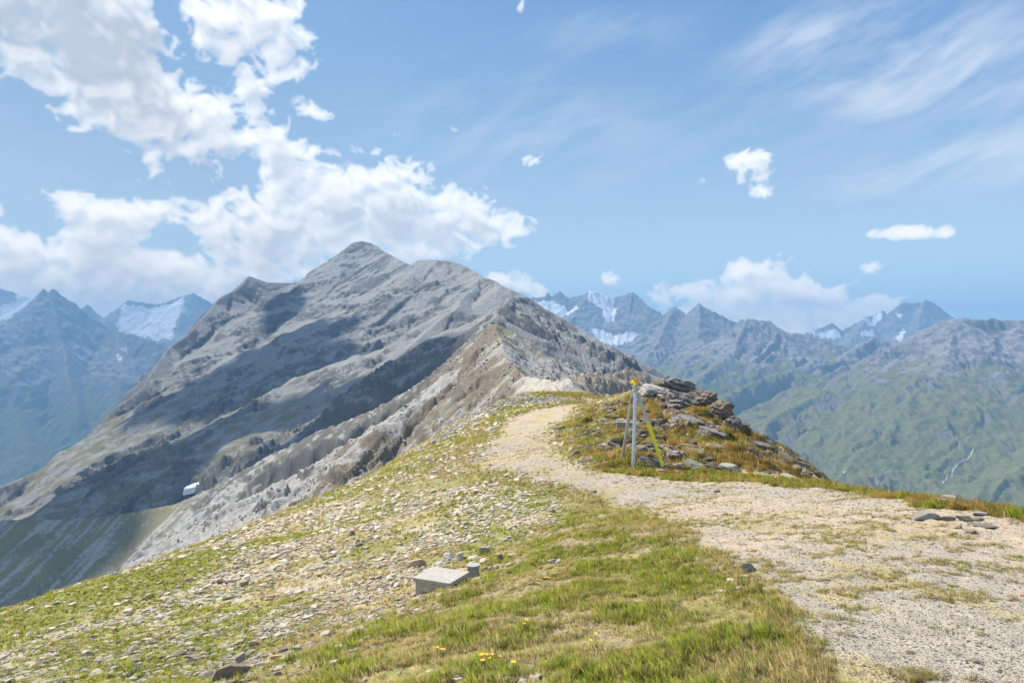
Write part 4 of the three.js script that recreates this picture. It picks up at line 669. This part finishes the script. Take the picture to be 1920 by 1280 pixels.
// ---------------------------------------------------------------- things people left here
const metal = (r, g, b, rough = 0.5) => new THREE.MeshStandardMaterial({ color: new THREE.Color().setRGB(r, g, b), metalness: 0.75, roughness: rough, bumpMap: rockTex[1], bumpScale: 0.0006 });
const plain = (r, g, b, rough = 0.8) => new THREE.MeshStandardMaterial({ color: new THREE.Color().setRGB(r, g, b), roughness: rough });
function piece(name, geo, mat, parent) { const m = new THREE.Mesh(geo, mat); m.name = name; m.castShadow = m.receiveShadow = true; parent.add(m); return m; }
const concrete = new THREE.MeshStandardMaterial({ color: new THREE.Color().setRGB(0.43, 0.42, 0.39), map: rockTex[0], bumpMap: rockTex[1], bumpScale: 0.003, roughness: 0.92 });
{ // survey tripod
  const feet = [G(1166, 861), G(1187, 877), G(1246, 879)], foot = feet[1], d = -foot[2], top = P(1191, 737, d + 0.35), k = d / FOCAL;
  const g = new THREE.Group(); g.name = 'survey_tripod'; g.position.set(foot[0], foot[1], foot[2]); scene.add(g);
  const zinc = metal(0.60, 0.64, 0.66, 0.42), zincOld = metal(0.50, 0.50, 0.47, 0.55), yellow = plain(0.88, 0.74, 0.015, 0.45), sun2 = plain(0.85, 0.52, 0.01, 0.5);
  const local = (p) => new THREE.Vector3(p[0] - foot[0], p[1] - foot[1], p[2] - foot[2]);
  const apex = local(top);
  const channel = (w, dpt, len) => { const s = new THREE.Shape(), f = 0.014; s.moveTo(-w / 2, 0); s.lineTo(-w * 0.32, dpt); s.lineTo(w * 0.32, dpt); s.lineTo(w / 2, 0); s.lineTo(w / 2 - f, 0); s.lineTo(w * 0.32 - f, dpt - f); s.lineTo(-w * 0.32 + f, dpt - f); s.lineTo(-w / 2 + f, 0); s.closePath(); const q = new THREE.ExtrudeGeometry(s, { depth: len, bevelEnabled: true, bevelSize: 0.002, bevelThickness: 0.002, bevelSegments: 1 }); return q; };
  feet.forEach((f, i) => {
    const a = local(f).add(new THREE.Vector3(0, -0.12, 0)), off = [new THREE.Vector3(-4 * k, 0, -0.06), new THREE.Vector3(0, 0, 0.05), new THREE.Vector3(5 * k, 0, -0.04)][i], b = apex.clone().add(off), len = a.distanceTo(b);
    const leg = piece('leg', channel(i === 1 ? 0.115 : 0.105, 0.06, len), i === 1 ? zinc : zincOld, g);
    leg.position.copy(a);
    const zAx = b.clone().sub(a).normalize(), face = new THREE.Vector3(i === 0 ? -0.25 : i === 2 ? 0.35 : 0, 0, 1), xAx = face.clone().cross(zAx).normalize().negate(), yAx = zAx.clone().cross(xAx).normalize();
    leg.quaternion.setFromRotationMatrix(new THREE.Matrix4().makeBasis(xAx, yAx, zAx));
    if (yAx.z < 0) leg.rotateZ(Math.PI);
    if (i === 1) leg.userData.label = 'bright galvanised front leg';
    if (i === 2) {
      leg.userData.label = 'grey leg wrapped in a yellow sleeve';
      const sl = piece('yellow_sleeve', new THREE.BoxGeometry(0.12, 0.035, len * 0.56), yellow, leg); sl.position.set(0.015, 0.07, len * 0.36);
      for (const q of [0.1, 0.36, 0.6]) { const band = piece('clamp_band', new THREE.BoxGeometry(0.15, 0.012, 0.02), zinc, leg); band.position.set(0.0, 0.093, len * q + 0.05); }
    }
    if (i === 0) { const tape = piece('red_tape', new THREE.BoxGeometry(0.07, 0.012, 0.2), plain(0.5, 0.12, 0.1), leg); tape.position.set(0.0, 0.077, len * 0.9); }
  });
  const cap = piece('head_post', new THREE.CylinderGeometry(0.085, 0.09, 0.4, 6), zincOld, g); cap.position.copy(apex).add(new THREE.Vector3(0, 0.08, 0));
  // spiky yellow marker on top
  const star = []; const rs = rng(8);
  for (let i = 0; i < 14; i++) { const c = new THREE.ConeGeometry(0.04, 0.2 + 0.06 * rs(), 5); c.translate(0, 0.12, 0); c.rotateZ(0.5 + (rs() - 0.5) * 0.6 + 0.6 * (i % 3)); c.rotateY(i * 2.4); star.push(c); }
  const core = new THREE.IcosahedronGeometry(0.07, 1); star.push(core.index ? core.toNonIndexed() : core);
  const mk = piece('yellow_marker', mergeGeometries(star.map((q) => { const w = q.index ? q.toNonIndexed() : q; return w; })), sun2, g); mk.position.copy(apex).add(new THREE.Vector3(0, 0.34, 0));
  mk.userData.label = 'spiky yellow marker on top';
  tag(g, 'tall grey metal survey tripod with one yellow sleeved leg beside the track', 'tripod');
}
{ // concrete cover and capped pipe on the slope
  const p = G(812, 1110), g = new THREE.Group(); g.name = 'concrete_cover'; g.position.set(p[0] + 0.1, p[1], p[2] - 0.18); g.rotation.order = 'YXZ'; g.rotation.y = rad(-27); g.rotation.z = rad(1.5); scene.add(g);
  const bev = (w, h, dd, r) => { const s = new THREE.Shape(); s.moveTo(-w / 2 + r, -dd / 2); s.lineTo(w / 2 - r, -dd / 2); s.quadraticCurveTo(w / 2, -dd / 2, w / 2, -dd / 2 + r); s.lineTo(w / 2, dd / 2 - r); s.quadraticCurveTo(w / 2, dd / 2, w / 2 - r, dd / 2); s.lineTo(-w / 2 + r, dd / 2); s.quadraticCurveTo(-w / 2, dd / 2, -w / 2, dd / 2 - r); s.lineTo(-w / 2, -dd / 2 + r); s.quadraticCurveTo(-w / 2, -dd / 2, -w / 2 + r, -dd / 2); const q = new THREE.ExtrudeGeometry(s, { depth: h, bevelEnabled: true, bevelSize: 0.006, bevelThickness: 0.006, bevelSegments: 2 }); q.rotateX(-Math.PI / 2); return q; };
  const base = piece('box', bev(0.55, 0.34, 0.47, 0.01), concrete, g); base.position.y = -0.22;
  const lid = piece('lid', bev(0.6, 0.035, 0.52, 0.012), concrete, g); lid.position.y = 0.14;
  const hk = piece('handle', new THREE.TorusGeometry(0.03, 0.006, 6, 12, Math.PI), metal(0.3, 0.3, 0.3), lid); hk.position.set(-0.3, -0.02, 0.2); hk.rotation.y = Math.PI / 2;
  tag(g, 'low square concrete cover half sunk in the stony slope', 'cover');
  const q = G(887, 1088), k = -q[2] / FOCAL, c = new THREE.Group(); c.name = 'capped_pipe'; c.position.set(q[0], q[1] + 0.03, q[2]); c.scale.setScalar(1.15); scene.add(c);
  const body = piece('pipe_body', new THREE.LatheGeometry([[13, -8], [12.5, 2], [10, 8], [9.6, 20]].map(([x, y]) => new THREE.Vector2(x * k, y * k)), 28), concrete, c); body.position.y = 0;
  const cp = piece('cap', new THREE.CylinderGeometry(11 * k, 11 * k, 3.2 * k, 28), concrete, c); cp.position.y = 21 * k;
  const strap = piece('strap', new THREE.BoxGeometry(3 * k, 20 * k, 1.5 * k), metal(0.45, 0.45, 0.45), c); strap.position.set(-7.5 * k, 9 * k, 8.5 * k); strap.rotation.x = -0.12; strap.rotation.y = -0.7;
  tag(c, 'short round capped concrete pipe beside the square concrete cover', 'pipe');
}
{ // blocks, plank and stubs by the knoll
  const p = G(1178, 806), k = -p[2] / FOCAL;
  for (const [dx, w, label] of [[-3, 36, 'long low concrete block behind the tripod legs'], [21, 9, 'short concrete block at the right end of the long low block']]) {
    const m = new THREE.Mesh(boxUv(new THREE.BoxGeometry(w * k, 22 * k, 12 * k, 6, 4, 3).toNonIndexed(), 0.8), stoneMat(0.36, 0.34, 0.31)); const pp = m.geometry.attributes.position; for (let i = 0; i < pp.count; i++) { const f = 0.03 * fbm3(pp.getX(i) * 3, pp.getY(i) * 3, pp.getZ(i) * 3 + dx, 2); pp.setXYZ(i, pp.getX(i) + f, pp.getY(i) + f, pp.getZ(i) + f); } m.geometry.computeVertexNormals();
    m.name = numbered('concrete_block'); const gy = groundH(p[0] + dx * k, p[2]); m.position.set(p[0] + dx * k, gy + 5 * k, p[2] - 6 * k); m.rotation.y = -0.12; scene.add(m); tag(m, label, 'block');
  }
  const a = G(1150, 795), ka = -a[2] / FOCAL, pl = new THREE.Mesh(new THREE.BoxGeometry(36 * ka, 1.6 * ka, 5 * ka), plain(0.30, 0.27, 0.23, 0.9)); pl.name = 'plank'; pl.position.set(a[0], a[1] + 4 * ka, a[2]); pl.rotation.set(0, 0.2, 0.2); scene.add(pl); tag(pl, 'weathered grey plank lying in the turf left of the concrete blocks', 'plank');
  for (const [px, py, label] of [[1147, 761, 'dark post stub at the track edge, left of two'], [1168, 761, 'dark post stub at the track edge, right of two']]) {
    const b = G(px, py), kb = -b[2] / FOCAL, st = new THREE.Mesh(new THREE.LatheGeometry([[2.6, -2], [2.4, 3], [1.2, 5], [1.1, 8], [0, 8.4]].map(([x, y]) => new THREE.Vector2(x * kb, y * kb)), 10), plain(0.08, 0.075, 0.07)); st.name = numbered('post_stub'); st.position.set(b[0], b[1], b[2]); st.rotation.z = px > 1150 ? 0.08 : -0.2; scene.add(st); tag(st, label, 'stub');
  }
  const t = G(1252, 716), kt = -t[2] / FOCAL, po = new THREE.Group(); po.name = 'thin_pole'; po.position.set(t[0], t[1], t[2]); scene.add(po);
  piece('rod', new THREE.CylinderGeometry(0.35 * kt, 0.5 * kt, 44 * kt, 6), plain(0.2, 0.2, 0.21), po).position.y = 10 * kt;
  piece('finial', new THREE.SphereGeometry(0.8 * kt, 8, 6), plain(0.2, 0.2, 0.21), po).position.y = 32 * kt;
  tag(po, 'thin dark pole standing on top of the rocky knoll', 'pole');
  for (const [px, py, label] of [[1475, 1259, 'orange chip on bare soil among tall grass at the bottom edge'], [1916, 1117, 'orange chip on the gravel at the right picture edge']]) {
    const b = G(px, py), m = new THREE.Mesh(stoneGeo(px, 0.024, 0.014, 0.02, 1, 5), plain(0.75, 0.16, 0.06)); m.name = numbered('orange_chip'); m.position.set(b[0], b[1] + 0.008, b[2]); scene.add(m); tag(m, label, 'chip');
  }
}
// yellow flowers in the turf
{
  const head = (() => { const parts = []; for (let i = 0; i < 12; i++) { const p = new THREE.CircleGeometry(0.011, 6); p.scale(0.45, 1.25, 1); p.translate(0, 0.014, 0); p.rotateX(-1.25); p.rotateY(i * Math.PI / 6); parts.push(p); } const q = new THREE.SphereGeometry(0.009, 10, 6); q.scale(1, 0.6, 1); parts.push(q); return mergeGeometries(parts.map((x) => x.toNonIndexed())); })();
  const petal = new THREE.MeshPhysicalMaterial({ color: new THREE.Color().setRGB(0.85, 0.52, 0.01), roughness: 0.8, side: THREE.DoubleSide, transmission: 0.3 }), stemM = plain(0.16, 0.22, 0.04), t = rng(91);
  const spots = [[1008, 1108, 0], [1014, 1104, 0], [1021, 1101, 0], [1026, 1099, 0], [1031, 1097, 0], [1012, 1111, 0], [983, 1184, 1], [987, 1186, 1], [903, 1256, 2], [905, 1262, 2], [912, 1254, 2], [917, 1255, 2], [922, 1254, 2], [937, 1247, 2], [962, 1266, 3], [1107, 1221, 4], [1117, 1216, 4], [820, 1240, 5], [826, 1237, 5], [831, 1235, 5]];
  const labels = ['yellow flower in the clump right of the concrete cover', 'yellow flower of the close pair in mid turf', 'yellow flower in the loose line near the bottom edge', 'single largest yellow flower near the bottom edge', 'yellow flower in the turf right of the white stone', 'yellow flower in the small clump left of the loose line'];
  spots.forEach(([px, py, k]) => { const p = G(px, py), g = new THREE.Group(); g.name = numbered('yellow_flower'); g.position.set(p[0], p[1], p[2]); scene.add(g); const h = 0.06 + 0.05 * t(); piece('stem', new THREE.CylinderGeometry(0.0016, 0.002, h, 5), stemM, g).position.y = h / 2; const f = piece('flower_head', head, petal, g); f.position.y = h; f.rotation.set(0.4 * (t() - 0.3), t() * 6, 0.3 * (t() - 0.5)); f.scale.setScalar(k === 3 ? 0.85 : 0.5 + 0.25 * t()); tag(g, labels[k], 'flower', k === 3 ? undefined : labels[k].replace('yellow flower', 'yellow flowers')); });
}

// ---------------------------------------------------------------- small far things
function ribbon(name, list, h, d0, d1, w, lift, mat) {
  const pts = list.map(([px, py]) => { const p = sight(h, px, py, d0, d1); return new THREE.Vector3(...p); }), cur = new THREE.CatmullRomCurve3(pts), n = 60, pos = [], idx = [];
  for (let i = 0; i <= n; i++) { const p = cur.getPoint(i / n), q = cur.getTangent(i / n), sx = -q.z, sz = q.x, L = Math.hypot(sx, sz) || 1; for (const e of [-1, 0, 1]) { const x = p.x + sx / L * w * e / 2 * (0.8 + 0.4 * n2(i * 0.3, e)), z = p.z + sz / L * w * e / 2; pos.push(x, h(x, z) + lift, z); } if (i < n) { const o = i * 3; idx.push(o, o + 1, o + 3, o + 1, o + 4, o + 3, o + 1, o + 2, o + 4, o + 2, o + 5, o + 4); } }
  const g = new THREE.BufferGeometry(); g.setAttribute('position', new THREE.Float32BufferAttribute(pos, 3)); g.setIndex(idx); g.computeVertexNormals(); return structure(name, g, mat);
}
ribbon('valley_road', [[1672, 884], [1658, 888], [1648, 895], [1643, 902], [1645, 908], [1652, 911], [1663, 913]], acrossH, 2100, 5000, 4, 3, plain(0.34, 0.33, 0.30));
ribbon('stream', [[1826, 842], [1822, 852], [1808, 862], [1796, 872], [1787, 884], [1776, 896], [1764, 906]], acrossH, 2100, 5000, 6, 2.5, plain(0.40, 0.40, 0.38));
{
  const p = sight(acrossH, 1585, 887, 2100, 5000), g = new THREE.Group(); g.name = 'white_hut'; g.position.set(p[0], p[1] + 3, p[2]); scene.add(g);
  piece('wall', new THREE.BoxGeometry(14, 7, 9), plain(0.8, 0.8, 0.78), g).position.y = 1; const rf = piece('roof', new THREE.CylinderGeometry(0.1, 7.5, 4, 4), plain(0.55, 0.54, 0.52), g); rf.rotation.y = Math.PI / 4; rf.position.y = 6.4; rf.scale.set(1.35, 1, 0.95);
  tag(g, 'tiny white hut on the green floor of the valley', 'hut');
}
{ // snow patch in the hollow
  const c = sight(mainH, 364, 912, 820, 3000), [cx, , cz] = c, gx = 0.3 * (mainH(cx + 28, cz) - mainH(cx - 28, cz)) / 56, gz = -0.42, pos = [], idx = [], rings = 8, nn = 48, k = -cz / FOCAL;
  for (let r = 0; r <= rings; r++) for (let i = 0; i < nn; i++) { const a = i / nn * 6.2832, f = r / rings, w = f * (1 + 0.16 * n2(Math.cos(a) * 2.2, Math.sin(a) * 2.2 + 4)), x = 21 * k * w * Math.cos(a), z = 8 * k * w * Math.sin(a) - 0.1 * x; pos.push(cx + x, c[1] + gx * x + gz * z + 1.6 + 1.0 * (1 - f * f) - (r === rings ? 7 : 0), cz + z); if (r < rings) { const p = r * nn + i, b = r * nn + (i + 1) % nn; idx.push(p, b, p + nn, b, b + nn, p + nn); } }
  const q = new THREE.BufferGeometry(); q.setAttribute('position', new THREE.Float32BufferAttribute(pos, 3)); q.setIndex(idx); q.computeVertexNormals();
  const m = new THREE.Mesh(q, new THREE.MeshStandardMaterial({ color: new THREE.Color().setRGB(...SNOW), roughness: 0.8, side: THREE.DoubleSide })); m.name = 'snow_patch'; scene.add(m); tag(m, 'small white snow patch in the hollow below the main mountain', 'snow patch');
}
// ---------------------------------------------------------------- clouds overhead, whose shadows lie on the slopes
function cloudOver(at, reach, size, seed) {
  const t = rng(seed), parts = [];
  for (let i = 0; i < 22; i++) { const a = t() * 6.283, r = Math.sqrt(t()), s = 0.22 + 0.25 * t() * (1.2 - r), g = new THREE.IcosahedronGeometry(1, 4); g.deleteAttribute('uv'); const p = g.attributes.position; for (let k = 0; k < p.count; k++) { const x = p.getX(k), y = p.getY(k), z = p.getZ(k), f = 1 + 0.35 * fbm3(x * 1.7 + i * 3, y * 1.7, z * 1.7, 4); p.setXYZ(k, x * f, y * f * (y < 0 ? 0.35 : 0.8), z * f); } g.scale(s * size[0], s * Math.min(...size) * 0.9, s * size[1]); g.translate(Math.cos(a) * r * size[0] * 0.75, s * 30, Math.sin(a) * r * size[1] * 0.75); parts.push(g); }
  const geo = mergeVertices(mergeGeometries(parts.map((g) => { g.deleteAttribute('normal'); return g; }))); geo.computeVertexNormals();
  const m = new THREE.Mesh(geo, new THREE.MeshPhysicalMaterial({ color: 0xffffff, roughness: 1, transmission: 0.25, thickness: 0 })); m.name = numbered('cloud'); m.userData.kind = 'structure'; m.castShadow = m.receiveShadow = true;
  m.position.set(at[0] + sunDir.x * reach, at[1] + sunDir.y * reach, at[2] + sunDir.z * reach); scene.add(m);
}
const onMain = (px, py) => sight(mainH, px, py, 820, 3200);
cloudOver(onMain(250, 880), 4300, [520, 290], 5);
{ const p = sight(ridgeH, 90, 1030, 150, 1100); cloudOver(p, 4300, [190, 130], 21); }
cloudOver(onMain(470, 690), 4300, [400, 240], 9);
cloudOver(onMain(640, 740), 4300, [230, 120], 31);
cloudOver(onMain(520, 570), 4300, [120, 150], 13);

renderer.render(scene, camera);
